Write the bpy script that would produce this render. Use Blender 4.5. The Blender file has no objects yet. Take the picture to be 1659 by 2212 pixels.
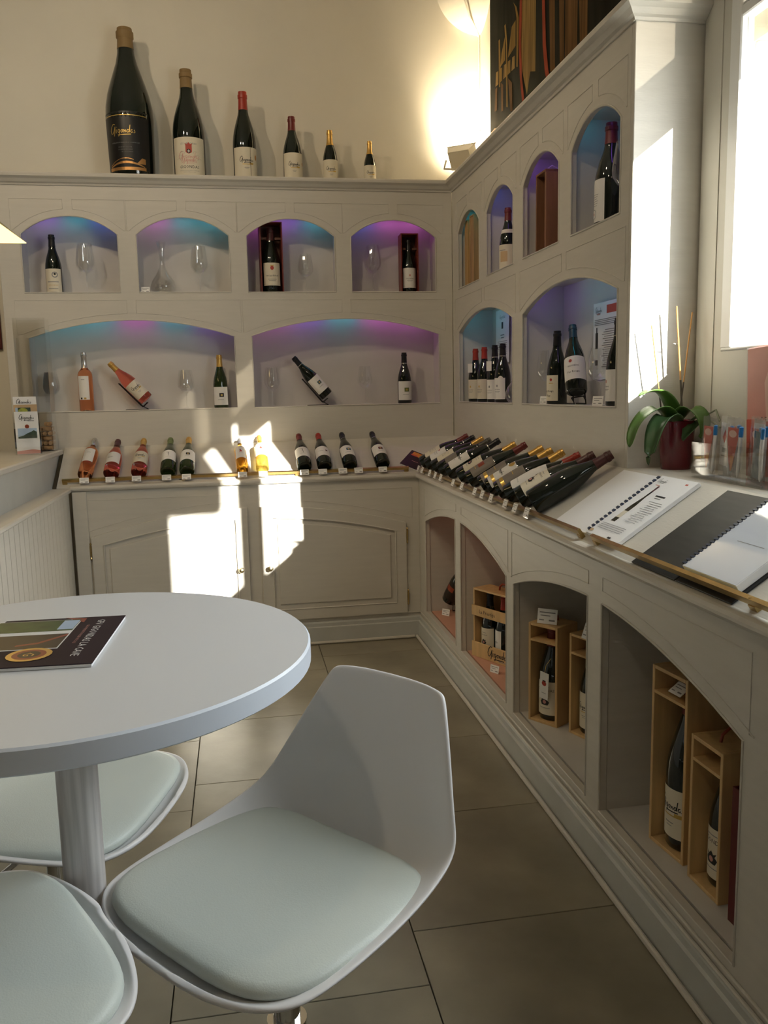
import bpy, bmesh, math, random
from mathutils import Vector, Matrix
random.seed(7)
PI = math.pi
R = math.radians
scn = bpy.context.scene
col = scn.collection

# ------------------------------------------------------------------ camera
cam_d = bpy.data.cameras.new('camera')
cam = bpy.data.objects.new('camera', cam_d)
col.objects.link(cam)
_yw, _pt, _rl, _f = .1697, -.1434, -.022, 1810.55
_fw = Vector((math.sin(_yw)*math.cos(_pt), math.cos(_yw)*math.cos(_pt), math.sin(_pt)))
_rt = Vector((math.cos(_yw), -math.sin(_yw), 0))
_up = _rt.cross(_fw)
_r = _rt*math.cos(_rl) + _up*math.sin(_rl)
_u = -_rt*math.sin(_rl) + _up*math.cos(_rl)
_m = Matrix((( _r.x, _u.x, -_fw.x, -1.281735), (_r.y, _u.y, -_fw.y, -4.919565), (_r.z, _u.z, -_fw.z, 1.41771), (0, 0, 0, 1)))
cam.matrix_world = _m
cam_d.sensor_fit = 'VERTICAL'
cam_d.sensor_height = 24
cam_d.lens = 24*_f/2212
cam_d.clip_start = .02
scn.camera = cam

# ------------------------------------------------------------------ world, sun, exposure
W = bpy.data.worlds.new('sky'); scn.world = W
W.use_nodes = True
_bg = W.node_tree.nodes['Background']
_bg.inputs[0].default_value = (.90, .96, 1, 1)
_bg.inputs[1].default_value = 6.2
SUN_DIR = Vector((-.48, 1, -.38)).normalized()
sun_d = bpy.data.lights.new('sun', 'SUN')
sun_d.energy = 22
sun_d.color = (1, .95, .86)
sun_d.angle = R(.53)
sun = bpy.data.objects.new('sun', sun_d); col.objects.link(sun)
sun.rotation_euler = SUN_DIR.to_track_quat('-Z', 'Y').to_euler()
sun.location = (4, -9, 5)

def portal(loc, rot, sx, sy):
    d = bpy.data.lights.new('sky_portal', 'AREA'); d.shape = 'RECTANGLE'; d.size = sx; d.size_y = sy
    d.cycles.is_portal = True
    o = bpy.data.objects.new('sky_portal', d); col.objects.link(o)
    o.location = loc; o.rotation_euler = rot
portal((.42, -2.89, 2.1), (0, R(90), 0), 1.3, .95)        # window in the right wall
portal((.32, -3.97, 2.25), (0, R(90), 0), 1.4, .9)        # second window, beside the camera

vs = scn.view_settings
vs.view_transform = 'Standard'
try: vs.look = 'None'
except Exception: pass
vs.exposure = 0.65
vs.gamma = 1.0
vs.use_curve_mapping = False

# ------------------------------------------------------------------ materials
M = {}
def nt(m): return m.node_tree.nodes, m.node_tree.links
def mat(name, c, rough=.5, metal=0, spec=.5, trans=0, ior=1.45, coat=0, emit=None, estr=0, var=0, vscale=8, stretch=None, bump=0, bscale=60, alpha=1):
    m = bpy.data.materials.new(name); m.use_nodes = True
    n, l = nt(m); p = n['Principled BSDF']
    p.inputs['Base Color'].default_value = (*c, 1)
    p.inputs['Roughness'].default_value = rough
    p.inputs['Metallic'].default_value = metal
    p.inputs['Specular IOR Level'].default_value = spec
    p.inputs['Transmission Weight'].default_value = trans
    p.inputs['IOR'].default_value = ior
    p.inputs['Coat Weight'].default_value = coat
    if emit:
        p.inputs['Emission Color'].default_value = (*emit, 1); p.inputs['Emission Strength'].default_value = estr
    if var or bump:
        tc = n.new('ShaderNodeTexCoord'); mp = n.new('ShaderNodeMapping')
        l.new(tc.outputs['Object'], mp.inputs['Vector'])
        if stretch: mp.inputs['Scale'].default_value = stretch
    if var:
        nz = n.new('ShaderNodeTexNoise'); nz.inputs['Scale'].default_value = vscale; nz.inputs['Detail'].default_value = 5
        l.new(mp.outputs[0], nz.inputs['Vector'])
        rp = n.new('ShaderNodeValToRGB')
        rp.color_ramp.elements[0].position = .3; rp.color_ramp.elements[1].position = .72
        rp.color_ramp.elements[0].color = (*[max(0, x*(1-var)) for x in c], 1)
        rp.color_ramp.elements[1].color = (*[min(1, x*(1+var*.6)) for x in c], 1)
        l.new(nz.outputs['Fac'], rp.inputs[0]); l.new(rp.outputs[0], p.inputs['Base Color'])
    if bump:
        nb = n.new('ShaderNodeTexNoise'); nb.inputs['Scale'].default_value = bscale; nb.inputs['Detail'].default_value = 3
        l.new(mp.outputs[0], nb.inputs['Vector'])
        bp = n.new('ShaderNodeBump'); bp.inputs['Strength'].default_value = bump; bp.inputs['Distance'].default_value = .004
        l.new(nb.outputs['Fac'], bp.inputs['Height']); l.new(bp.outputs[0], p.inputs['Normal'])
    M[name] = m
    return m

def clear(name, tint=(1, 1, 1), ior=1.45, rough=.02, body=0, bodyc=(.8, .85, .85)):
    """thin clear glass: transparent with a Fresnel mirror coat"""
    m = bpy.data.materials.new(name); m.use_nodes = True
    n, l = nt(m); n.remove(n['Principled BSDF']); out = n['Material Output']
    tr = n.new('ShaderNodeBsdfTransparent'); tr.inputs[0].default_value = (*tint, 1)
    gl = n.new('ShaderNodeBsdfGlossy'); gl.inputs['Roughness'].default_value = rough; gl.inputs[0].default_value = (1, 1, 1, 1)
    lw = n.new('ShaderNodeLayerWeight'); lw.inputs['Blend'].default_value = .5
    pw = n.new('ShaderNodeMath'); pw.operation = 'POWER'; pw.inputs[1].default_value = 4
    f0 = ((ior-1)/(ior+1))**2
    ml = n.new('ShaderNodeMath'); ml.operation = 'MULTIPLY_ADD'; ml.inputs[1].default_value = .75; ml.inputs[2].default_value = f0
    l.new(lw.outputs['Facing'], pw.inputs[0]); l.new(pw.outputs[0], ml.inputs[0])
    mx = n.new('ShaderNodeMixShader')
    l.new(ml.outputs[0], mx.inputs[0])
    src = tr
    if body:
        df = n.new('ShaderNodeBsdfDiffuse'); df.inputs[0].default_value = (*bodyc, 1)
        m2 = n.new('ShaderNodeMixShader'); m2.inputs[0].default_value = body
        l.new(tr.outputs[0], m2.inputs[1]); l.new(df.outputs[0], m2.inputs[2]); src = m2
    l.new(src.outputs[0], mx.inputs[1]); l.new(gl.outputs[0], mx.inputs[2])
    l.new(mx.outputs[0], out.inputs[0])
    M[name] = m
    return m

def emis(name, c, s):
    m = bpy.data.materials.new(name); m.use_nodes = True
    n, l = nt(m); n.remove(n['Principled BSDF'])
    e = n.new('ShaderNodeEmission'); e.inputs[0].default_value = (*c, 1); e.inputs[1].default_value = s
    l.new(e.outputs[0], n['Material Output'].inputs[0]); M[name] = m
    return m

PAINT = (.60, .57, .505)
mat('paint', PAINT, .42, var=.035, vscale=6, stretch=(1, 1, 9), bump=.12, bscale=40)
mat('paint_x', PAINT, .42, var=.035, vscale=6, stretch=(.35, 9, 9), bump=.12, bscale=40)
mat('paint_in', (.60, .575, .53), .5, var=.05, vscale=6)
mat('paint_base', (.52, .53, .50), .35, var=.06)
mat('wall', (.74, .70, .60), .85, var=.03, vscale=3, bump=.15, bscale=25)
mat('wall_tan', (.36, .30, .22), .85, var=.05, vscale=3)
mat('wall_panel', (.62, .60, .53), .5, var=.04, vscale=4)
mat('ceiling', (.78, .75, .68), .9)
mat('plaster', (.82, .78, .68), .85, var=.06, vscale=9, bump=.3, bscale=14)
mat('tile', (.285, .255, .185), .30, var=.3, vscale=3.2, bump=.1, bscale=30)
mat('grout', (.16, .14, .10), .8)
mat('stone_out', (.75, .72, .66), .9)
mat('table_white', (.72, .73, .74), .38, bump=.03, bscale=200)
mat('table_edge_skylit', (.78, .84, .93), .35)  # bluish daylight on the rim is put into this colour
mat('brushed', (.66, .63, .62), .42, metal=.3, var=.2, vscale=14, stretch=(9, 9, .4))
mat('shell', (.79, .775, .77), .33)
mat('cushion', (.63, .68, .63), .42, bump=.12, bscale=420)
mat('chrome', (.75, .75, .75), .08, metal=1)
mat('dark_metal', (.08, .08, .08), .3, metal=.8)
mat('brass', (.50, .36, .15), .32, metal=1, var=.2, vscale=20)
mat('knob_brass', (.55, .45, .25), .25, metal=1)
mat('iron', (.02, .02, .02), .4, metal=.6)
mat('black_glass', (.006, .010, .007), .05, spec=.6, coat=.3)
mat('green_glass', (.018, .032, .008), .05, spec=.6, coat=.3)
mat('rose_glass', (.96, .40, .19), .03, trans=.96, ior=1.33)
mat('rose_glass_b', (.94, .25, .17), .03, trans=.95, ior=1.33)
mat('gold_wine', (.95, .72, .16), .03, trans=.85, ior=1.33)
mat('amber_wine', (.92, .50, .05), .03, trans=.85, ior=1.33)
mat('cream', (.72, .66, .52), .55)
mat('white_label', (.80, .78, .74), .55)
mat('grey_label', (.22, .19, .16), .5)
mat('black_label', (.008, .008, .008), .4)
mat('paper', (.84, .84, .84), .6)
mat('card', (.86, .85, .82), .5)
mat('ink', (.02, .02, .02), .6)
mat('ink_grey', (.25, .25, .25), .6)
mat('ink_red', (.45, .06, .04), .5)
mat('ink_pink', (.62, .30, .26), .6)
mat('ink_gold', (.62, .42, .12), .35, metal=.5)
mat('gold', (.70, .48, .14), .3, metal=.85)
mat('copper', (.62, .33, .12), .35, metal=.8)
mat('cap_gold', (.62, .38, .10), .32, metal=.55)
mat('cap_red', (.35, .035, .02), .35)
mat('cap_darkred', (.16, .025, .022), .35)
mat('cap_brown', (.09, .03, .03), .35)
mat('cap_black', (.012, .012, .014), .3)
mat('cap_olive', (.07, .065, .05), .35)
mat('cap_green', (.16, .20, .07), .35)
mat('cap_silver', (.60, .58, .55), .25, metal=.8)
mat('cap_blue', (.02, .05, .09), .3)
mat('cork_top', (.24, .155, .06), .6)
mat('cork', (.50, .30, .14), .8, var=.3, vscale=60)
mat('wood_light', (.66, .44, .20), .5, var=.14, vscale=7, stretch=(6, 6, .6))
mat('wood_mid', (.50, .31, .12), .5, var=.2, vscale=7, stretch=(6, 6, .6))
mat('wood_red', (.22, .10, .05), .5, var=.25, vscale=7, stretch=(6, 6, .6))
mat('wood_plank', (.42, .26, .12), .55, var=.3, vscale=9, stretch=(5, 5, .5))
mat('box_red', (.17, .028, .018), .4)
mat('box_inner', (.12, .05, .03), .6)
mat('crimson', (.10, .008, .008), .35)
mat('terracotta', (.60, .33, .23), .6, var=.05)
mat('leather', (.30, .05, .02), .5)
mat('leaf', (.085, .17, .035), .32, var=.25, vscale=12)
mat('leaf_dark', (.05, .10, .035), .35, var=.25, vscale=12)
mat('root', (.33, .36, .25), .7, var=.3, vscale=30)
mat('bamboo', (.52, .27, .08), .5)
mat('stem_dark', (.06, .045, .03), .6)
mat('pot', (.16, .012, .022), .15, coat=.5)
mat('bark', (.12, .07, .03), .9)
mat('plastic_blue', (.02, .22, .60), .3)
mat('plastic_white', (.82, .82, .82), .35)
mat('teal_print', (.05, .12, .16), .4)
mat('red_print', (.60, .09, .05), .45)
mat('orange_print', (.75, .26, .04), .45)
mat('pink_print', (.72, .33, .27), .5, var=.12, vscale=5)
mat('salmon_print', (.80, .50, .42), .5)
mat('purple_cover', (.018, .008, .018), .5, spec=.25)
mat('photo_green', (.04, .09, .02), .3, var=.5, vscale=40)
mat('photo_dark', (.025, .014, .008), .3, var=.5, vscale=20)
mat('photo_sky', (.42, .55, .72), .3)
mat('photo_hill', (.05, .08, .05), .4, var=.4, vscale=50)
mat('photo_lime', (.42, .45, .06), .4, var=.4, vscale=60)
mat('photo_rust', (.28, .05, .02), .3)
mat('tan_print', (.58, .40, .22), .5)
mat('binder_black', (.03, .03, .026), .5, var=.3, vscale=6, stretch=(1, 8, 1))
mat('black_plastic', (.012, .012, .012), .4)
mat('comb_blue', (.02, .035, .07), .4)
mat('sleeve', (.62, .66, .72), .05, coat=.6)
mat('canvas_dark', (.014, .013, .008), .85, spec=.1, var=.6, vscale=5, stretch=(1, 3, .4))
mat('canvas_oak', (.27, .17, .055), .85, spec=.1, var=.45, vscale=7, stretch=(1, 6, .35))
mat('canvas_oak_dark', (.13, .065, .022), .85, spec=.1, var=.5, vscale=7, stretch=(1, 6, .35))
mat('canvas_red', (.30, .05, .022), .85, spec=.1, var=.3, vscale=8)
mat('canvas_gold', (.24, .145, .035), .85, spec=.1, var=.4, vscale=9, stretch=(1, 5, .4))
mat('frame_red', (.09, .015, .015), .35)
mat('grey_body', (.55, .51, .42), .5)
mat('lamp_shade', (.35, .30, .16), .6)
mat('frame_white', (.82, .82, .80), .35)
mat('lint', (.70, .62, .48), .5)
emis('lamp_diffuser', (1, .70, .30), 1.6)
emis('spot_lens', (1, .8, .55), 12)
emis('flood_glass', (1, .86, .62), 30)
clear('window_glass', (.97, .98, .98), 1.25)
clear('transom_glass', (.22, .21, .19), 1.3)
clear('crystal', (.985, .99, .99), 1.7)
clear('acrylic', (.992, .995, .992), 1.65)
clear('film', (.93, .93, .93), 1.5, rough=.12, body=.07, bodyc=(.9, .9, .9))
LED = dict(t=(.05, .55, .75), b=(.12, .20, 1), v=(.38, .16, 1), m=(.85, .18, .85), r=(1, .12, .05), w=(.8, .8, .9))
for k, c in LED.items(): emis('led_'+k, c, 1.2 if k == 'r' else 3.9)

# ------------------------------------------------------------------ helpers
class MB:
    def __init__(s): s.v = []; s.f = []; s.m = []; s.mats = []; s.sm = []
    def mi(s, m):
        if m is None: m = s.mats[0] if s.mats else 'paint'
        if m not in s.mats: s.mats.append(m)
        return s.mats.index(m)
    def add(s, vs_, fs, m=None, smooth=False, fn=None):
        b = len(s.v); k = s.mi(m)
        s.v += [tuple(fn(Vector(p)) if fn else p) for p in vs_]
        for f in fs: s.f.append([b+i for i in f]); s.m.append(k); s.sm.append(smooth)
        return s
    def box(s, x0, x1, y0, y1, z0, z1, m=None, fn=None):
        v = [(x, y, z) for z in (z0, z1) for y in (y0, y1) for x in (x0, x1)]
        return s.add(v, [(0, 2, 3, 1), (4, 5, 7, 6), (0, 1, 5, 4), (2, 6, 7, 3), (0, 4, 6, 2), (1, 3, 7, 5)], m, False, fn)
    def bbox(s, x0, x1, y0, y1, z0, z1, b=.003, m=None, fn=None):
        """box with chamfered edges"""
        v = []; idx = {}
        for ix, (x, dx) in enumerate(((x0, b), (x1, -b))):
            for iy, (y, dy) in enumerate(((y0, b), (y1, -b))):
                for iz, (z, dz) in enumerate(((z0, b), (z1, -b))):
                    for a, p in enumerate(((x, y+dy, z+dz), (x+dx, y, z+dz), (x+dx, y+dy, z))):
                        idx[ix, iy, iz, a] = len(v); v.append(p)
        I = lambda *k: idx[k]
        f = []
        for i in (0, 1):
            f.append([I(i, 0, 0, 0), I(i, 0, 1, 0), I(i, 1, 1, 0), I(i, 1, 0, 0)][::1 if i == 0 else -1])
            f.append([I(0, i, 0, 1), I(1, i, 0, 1), I(1, i, 1, 1), I(0, i, 1, 1)][::1 if i == 0 else -1])
            f.append([I(0, 0, i, 2), I(0, 1, i, 2), I(1, 1, i, 2), I(1, 0, i, 2)][::1 if i == 0 else -1])
        for i in (0, 1):
            for j in (0, 1):
                f.append([I(i, j, 0, 0), I(i, j, 1, 0), I(i, j, 1, 1), I(i, j, 0, 1)])
                f.append([I(i, 0, j, 0), I(i, 1, j, 0), I(i, 1, j, 2), I(i, 0, j, 2)])
                f.append([I(0, i, j, 1), I(1, i, j, 1), I(1, i, j, 2), I(0, i, j, 2)])
                for k in (0, 1):
                    f.append([I(i, j, k, 0), I(i, j, k, 1), I(i, j, k, 2)])
        return s.add(v, f, m, False, fn)
    def lathe(s, prof, n=28, m=None, fn=None, a0=0, a1=2*PI):
        full = abs(a1-a0-2*PI) < 1e-6
        cnt = n if full else n+1
        v = []
        for (r, z) in prof:
            for i in range(cnt):
                a = a0+(a1-a0)*i/n
                v.append((max(r, 1e-5)*math.cos(a), max(r, 1e-5)*math.sin(a), z))
        f = []
        for j in range(len(prof)-1):
            for i in range(n):
                i2 = (i+1) % cnt
                f.append((j*cnt+i, j*cnt+i2, (j+1)*cnt+i2, (j+1)*cnt+i))
        return s.add(v, f, m, True, fn)
    def tube(s, pts, r, n=8, m=None, closed=False, fn=None):
        pts = [Vector(p) for p in pts]; v = []; L = len(pts)
        rr = r if isinstance(r, (list, tuple)) else [r]*L
        prev = None
        for i, p in enumerate(pts):
            if closed: d = pts[(i+1) % L]-pts[i-1]
            else: d = pts[min(i+1, L-1)]-pts[max(i-1, 0)]
            d.normalize()
            if prev is None:
                a = Vector((0, 0, 1)) if abs(d.z) < .9 else Vector((1, 0, 0))
                x = d.cross(a).normalized()
            else:
                x = (prev-d*prev.dot(d)).normalized()
            prev = x; y = d.cross(x)
            for k in range(n):
                t = 2*PI*k/n; v.append(tuple(p+(x*math.cos(t)+y*math.sin(t))*rr[i]))
        f = []
        for i in range(L if closed else L-1):
            j = (i+1) % L
            for k in range(n):
                k2 = (k+1) % n
                f.append((i*n+k, i*n+k2, j*n+k2, j*n+k))
        if not closed:
            f.append(tuple(range(n))[::-1]); f.append(tuple(range((L-1)*n, L*n)))
        return s.add(v, f, m, True, fn)
    def prism(s, poly, z0, z1, m=None, fn=None, smooth=False):
        n = len(poly)
        v = [(x, y, z0) for x, y in poly]+[(x, y, z1) for x, y in poly]
        f = [tuple(range(n))[::-1], tuple(range(n, 2*n))]+[(i, (i+1) % n, n+(i+1) % n, n+i) for i in range(n)]
        return s.add(v, f, m, smooth, fn)
    def sweep(s, prof, path, m=None):
        """prof: list of (d, z); path(d) -> list of xy"""
        rows = [[(x, y, z) for x, y in path(d)] for d, z in prof]
        n = len(rows[0]); v = [p for r_ in rows for p in r_]
        f = [(j*n+i, j*n+i+1, (j+1)*n+i+1, (j+1)*n+i) for j in range(len(rows)-1) for i in range(n-1)]
        f.append(tuple(j*n for j in range(len(rows)))); f.append(tuple(j*n+n-1 for j in range(len(rows)))[::-1])
        return s.add(v, f, m)
    def build(s, name, m=None, parent=None, fn=None, sharp=35):
        me = bpy.data.meshes.new(name)
        vv = [tuple(fn(Vector(p))) for p in s.v] if fn else s.v
        me.from_pydata(vv, [], s.f); me.update()
        if m and not s.mats: s.mats = [m]
        if m and s.mats and m not in s.mats and len(s.mats) == 1 and s.mats[0] == 'paint': s.mats = [m]
        for k in s.mats: me.materials.append(M[k])
        me.polygons.foreach_set('material_index', s.m)
        me.polygons.foreach_set('use_smooth', s.sm)
        bm = bmesh.new(); bm.from_mesh(me)
        bmesh.ops.recalc_face_normals(bm, faces=bm.faces); bm.to_mesh(me); bm.free()
        if any(s.sm): me.set_sharp_from_angle(angle=R(sharp))
        o = bpy.data.objects.new(name, me); col.objects.link(o)
        if parent: o.parent = parent
        return o

def tag(o, label=None, cat=None, group=None, kind=None):
    if label: o['label'] = label
    if cat: o['category'] = cat
    if group: o['group'] = group
    if kind: o['kind'] = kind
    return o
def thing(name, label, cat, loc=(0, 0, 0), rot=(0, 0, 0), group=None):
    o = bpy.data.objects.new(name, None); col.objects.link(o)
    o.empty_display_size = .05
    o.location = loc
    if isinstance(rot, Matrix): o.rotation_euler = rot.to_euler()
    else: o.rotation_euler = rot
    return tag(o, label, cat, group)
def struct(name, mb, m, parent=None):
    o = mb.build(name, m, parent)
    if not parent: o['kind'] = 'structure'
    return o
def copy_tree(o, parent=None):
    c = o.copy(); col.objects.link(c)
    c.parent = parent
    for ch in list(o.children): copy_tree(ch, c)
    return c

_tmpc = bpy.data.collections.new('scratch'); col.children.link(_tmpc)
def curve_mesh(cu):
    o = bpy.data.objects.new('tmp', cu); _tmpc.objects.link(o)
    dg = bpy.context.evaluated_depsgraph_get()
    me = o.evaluated_get(dg).to_mesh()
    v = [tuple(p.co) for p in me.vertices]; f = [tuple(p.vertices) for p in me.polygons]
    o.evaluated_get(dg).to_mesh_clear()
    bpy.data.objects.remove(o)
    return v, f
def board(outer, holes, t, bevel=0):
    """flat board with openings: polygons in (u, v); w runs 0..-t (front at 0)"""
    cu = bpy.data.curves.new('b', 'CURVE'); cu.dimensions = '2D'; cu.fill_mode = 'BOTH'; cu.extrude = t/2-bevel; cu.bevel_depth = bevel; cu.bevel_resolution = 1; cu.offset = -bevel
    for lp in [outer]+holes:
        sp = cu.splines.new('POLY'); sp.points.add(len(lp)-1)
        for i, (x, y) in enumerate(lp): sp.points[i].co = (x, y, 0, 1)
        sp.use_cyclic_u = True
    v, f = curve_mesh(cu); bpy.data.curves.remove(cu)
    return [(x, y, z-t/2) for x, y, z in v], f
_txt = {}
def text2d(body, size, align='CENTER'):
    k = (body, align)
    if k not in _txt:
        cu = bpy.data.curves.new('t', 'FONT'); cu.body = body; cu.size = 1; cu.align_x = align; cu.resolution_u = 1; cu.fill_mode = 'BOTH'
        _txt[k] = curve_mesh(cu); bpy.data.curves.remove(cu)
    v, f = _txt[k]
    return [(x*size, y*size-.35*size) for x, y, z in v], f
STROKES = [[(.62, .98), (.40, 1.06), (.16, .80), (.02, .40), (.08, .08), (.26, .05), (.46, .34), (.60, .72), (.62, .78), (.58, .40), (.46, -.22)],
           [(.76, .46), (.72, .12), (.80, .08)], [(.80, .68), (.83, .70)],
           [(1.14, .42), (1.00, .46), (.92, .26), (1.00, .10), (1.12, .24), (1.16, .42), (1.10, -.12), (.96, -.26)],
           [(1.36, .42), (1.26, .26), (1.36, .10), (1.48, .26), (1.40, .42), (1.58, .38)],
           [(1.62, .40), (1.60, .10), (1.66, .30), (1.78, .40), (1.80, .12)],
           [(2.12, .40), (1.98, .42), (1.90, .22), (2.00, .10), (2.12, .24), (2.26, .92), (2.16, .12)],
           [(2.50, .40), (2.36, .40), (2.30, .20), (2.40, .10), (2.50, .24), (2.52, .10)],
           [(2.74, .42), (2.66, .34), (2.76, .20), (2.66, .08), (2.60, .12)], [(.9, -.12), (2.3, -.06)]]
def script2d(w, th=.045):
    """looping handwritten word, w wide, centred"""
    k = w/2.8; v = []; f = []
    for st in STROKES:
        pts = [Vector((x-1.4, y-.4, 0)) for x, y in st]; b = len(v)
        for i, p in enumerate(pts):
            d = (pts[min(i+1, len(pts)-1)]-pts[max(i-1, 0)]).normalized(); n_ = Vector((-d.y, d.x, 0))*th
            v += [((p+n_).x*k, (p+n_).y*k), ((p-n_).x*k, (p-n_).y*k)]
        f += [(b+2*i, b+2*i+1, b+2*i+3, b+2*i+2) for i in range(len(pts)-1)]
    return v, f
def disc2d(r, n=20, sx=1, sy=1): return [(r*sx*math.cos(2*PI*i/n), r*sy*math.sin(2*PI*i/n)) for i in range(n)], [tuple(range(n))]
def rect2d(w, h): return [(-w/2, -h/2), (w/2, -h/2), (w/2, h/2), (-w/2, h/2)], [(0, 1, 2, 3)]
def shape2d(it):
    k = it[0]
    if k == 't': return text2d(it[1], it[2])
    if k == 's': return script2d(it[1], it[2] if len(it) > 2 and isinstance(it[2], float) else .05)
    if k == 'd': return disc2d(it[1], 20, *(it[2] if len(it) > 2 and isinstance(it[2], tuple) else (1, 1)))
    if k == 'r': return rect2d(it[1], it[2])
    if k == 'p': return it[1], [tuple(range(len(it[1])))]
def prints(mb, items, fn, step=None):
    """items: (material, u, v, shape...); fn maps (u, v, layer)"""
    for i, (m, u, v, *sh) in enumerate(items):
        pts, fs = shape2d(sh)
        if step: pts, fs = slice_u(pts, fs, step)
        mb.add([tuple(fn(x+u, y+v, i)) for x, y in pts], fs, m)
def slice_u(pts, fs, step):
    us = [p[0] for p in pts]; a, b = min(us), max(us)
    if b-a <= step: return pts, fs
    bm = bmesh.new(); vv = [bm.verts.new((x, y, 0)) for x, y in pts]
    for f in fs:
        try: bm.faces.new([vv[i] for i in f])
        except ValueError: pass
    n = int((b-a)/step)
    for k in range(1, n+1):
        x = a+(b-a)*k/(n+1)
        bmesh.ops.bisect_plane(bm, geom=bm.verts[:]+bm.edges[:]+bm.faces[:], plane_co=(x, 0, 0), plane_no=(1, 0, 0))
    bm.verts.index_update()
    o = [(v.co.x, v.co.y) for v in bm.verts], [tuple(v.index for v in f.verts) for f in bm.faces]
    bm.free()
    return o
def lines(m, u, v, w, n, dy, h=.0012):
    return [(m, u+random.uniform(-.03, .03)*w, v-i*dy, 'r', w*random.uniform(.75, 1), h) for i in range(n)]

# ---- arches
def arch_pts(a, b, zs, za, n=14):
    """points from (a, zs) over the crown to (b, zs): a segment of a circle"""
    c = abs(b-a)/2; s = za-zs; rad = (c*c+s*s)/(2*s); cz = za-rad; th = math.asin(min(1, c/rad)); mid = (a+b)/2; sg = 1 if b > a else -1
    return [(mid+sg*rad*math.sin(-th+2*th*i/n), cz+rad*math.cos(-th+2*th*i/n)) for i in range(n+1)]
def arch_z(a, b, zs, za, x):
    c = abs(b-a)/2; s = za-zs; rad = (c*c+s*s)/(2*s); return za-rad+math.sqrt(max(0, rad*rad-(x-(a+b)/2)**2))
def arch_hole(a, b, zb, zs, za): return [(a, zb), (b, zb)]+arch_pts(b, a, zs, za)

# ------------------------------------------------------------------ the room
ROOM_X0, ROOM_Y0, CEIL = -5.2, -6.0, 4.1
WT_ = .06
WX = .245       # right wall plane
mb = MB(); mb.box(ROOM_X0, WX+WT_, ROOM_Y0, .5, -.06, -.012); floor = struct('floor', mb, 'grout')
TX, TY = .61, .595
tile_me = None
for i in range(-7, 6):
    x0 = -.886+i*TX
    off = {0: -2.92, 1: -2.92+.2}.get(i % 3, -2.92+.39)
    for j in range(-6, 6):
        y0 = off+j*TY
        if x0+TX > WX+.1 or y0+TY > .5 or y0 < ROOM_Y0 or x0 < ROOM_X0: continue
        if x0 > -.35 and y0 > -4.4 and x0 < .3: continue
        if tile_me is None:
            t = MB().bbox(.0015, TX-.0015, .0015, TY-.0015, -.012, 0, .0012).build('floor_tile', 'tile', floor); tile_me = t.data
        else:
            t = bpy.data.objects.new('floor_tile', tile_me); col.objects.link(t); t.parent = floor
        t.location = (x0, y0, 0)
struct('ceiling', MB().box(ROOM_X0, WX+WT_, ROOM_Y0, .5, CEIL, CEIL+.1), 'ceiling')
struct('wall_back', MB().box(ROOM_X0, WX+WT_, .25, .5, 0, CEIL), 'wall')
struct('wall_left', MB().box(ROOM_X0-.2, ROOM_X0, ROOM_Y0, .5, 0, CEIL), 'wall_tan')
# right wall: window opening y -3.33..-2.444, glazed door opening y -4.42..-3.52
mb = MB()
WT = .06
mb.box(WX, WX+WT, -2.444, .25, 0, CEIL); mb.box(WX, WX+WT, -3.48, -3.36, 0, CEIL)
mb.box(WX, WX+WT, -3.36, -2.444, 0, 1.518); mb.box(WX, WX+WT, -3.36, -2.444, 2.78, CEIL)
mb.box(WX, WX+WT, -4.42, -3.48, 2.95, CEIL); mb.box(WX, WX+WT, ROOM_Y0, -4.42, 0, CEIL)
mb.box(WX, WX+WT, -4.42, -3.48, 0, 1.55)
struct('wall_right', mb, 'wall')
struct('wall_front', MB().box(ROOM_X0, WX, ROOM_Y0-.2, ROOM_Y0, 0, CEIL), 'wall_tan')
struct('ground_outside', MB().box(WX+WT, 14, -20, 6, -.12, -.06), 'stone_out')
struct('sun_blocker_outside', MB().box(.62, 1.20, -5.75, -5.65, 2.83, 3.7).box(.62, .70, -5.75, -5.65, -.06, 2.83), 'wall_panel')  # unseen slab and post, added to cut off the top of the low sun patch
d2 = thing('window_2', None, None); d2['kind'] = 'structure'
for a_ in ((WX, WX+.05, -3.52, -3.48, 1.55, 2.95), (WX, WX+.05, -4.42, -4.38, 1.55, 2.95), (WX, WX+.05, -4.38, -3.52, 1.55, 1.59), (WX, WX+.05, -4.38, -3.52, 2.91, 2.95), (WX, WX+.05, -4.38, -3.52, 2.47, 2.49)):
    MB().bbox(*a_, .003).build('window_frame', 'wall_panel', d2)
MB().box(WX+.02, WX+.024, -4.38, -3.52, 1.59, 2.47).build('window_pane', 'window_glass', d2)
MB().box(WX+.02, WX+.024, -4.38, -3.52, 2.49, 2.91).build('window_pane', 'transom_glass', d2)  # unseen dark pane, added to dim the upper part of the sun beam
# painted panelling around the window, right of the cabinet end
o = struct('trim_1', MB().box(WX-.012, WX, -2.40, -2.30, 1.142, CEIL-1.2).box(WX-.009, WX, -2.444, -2.40, 1.142, CEIL-1.2), 'wall_panel')
struct('trim_2', MB().box(WX-.009, WX, -3.33, -2.444, 1.142, 1.5175), 'wall_panel')
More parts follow.
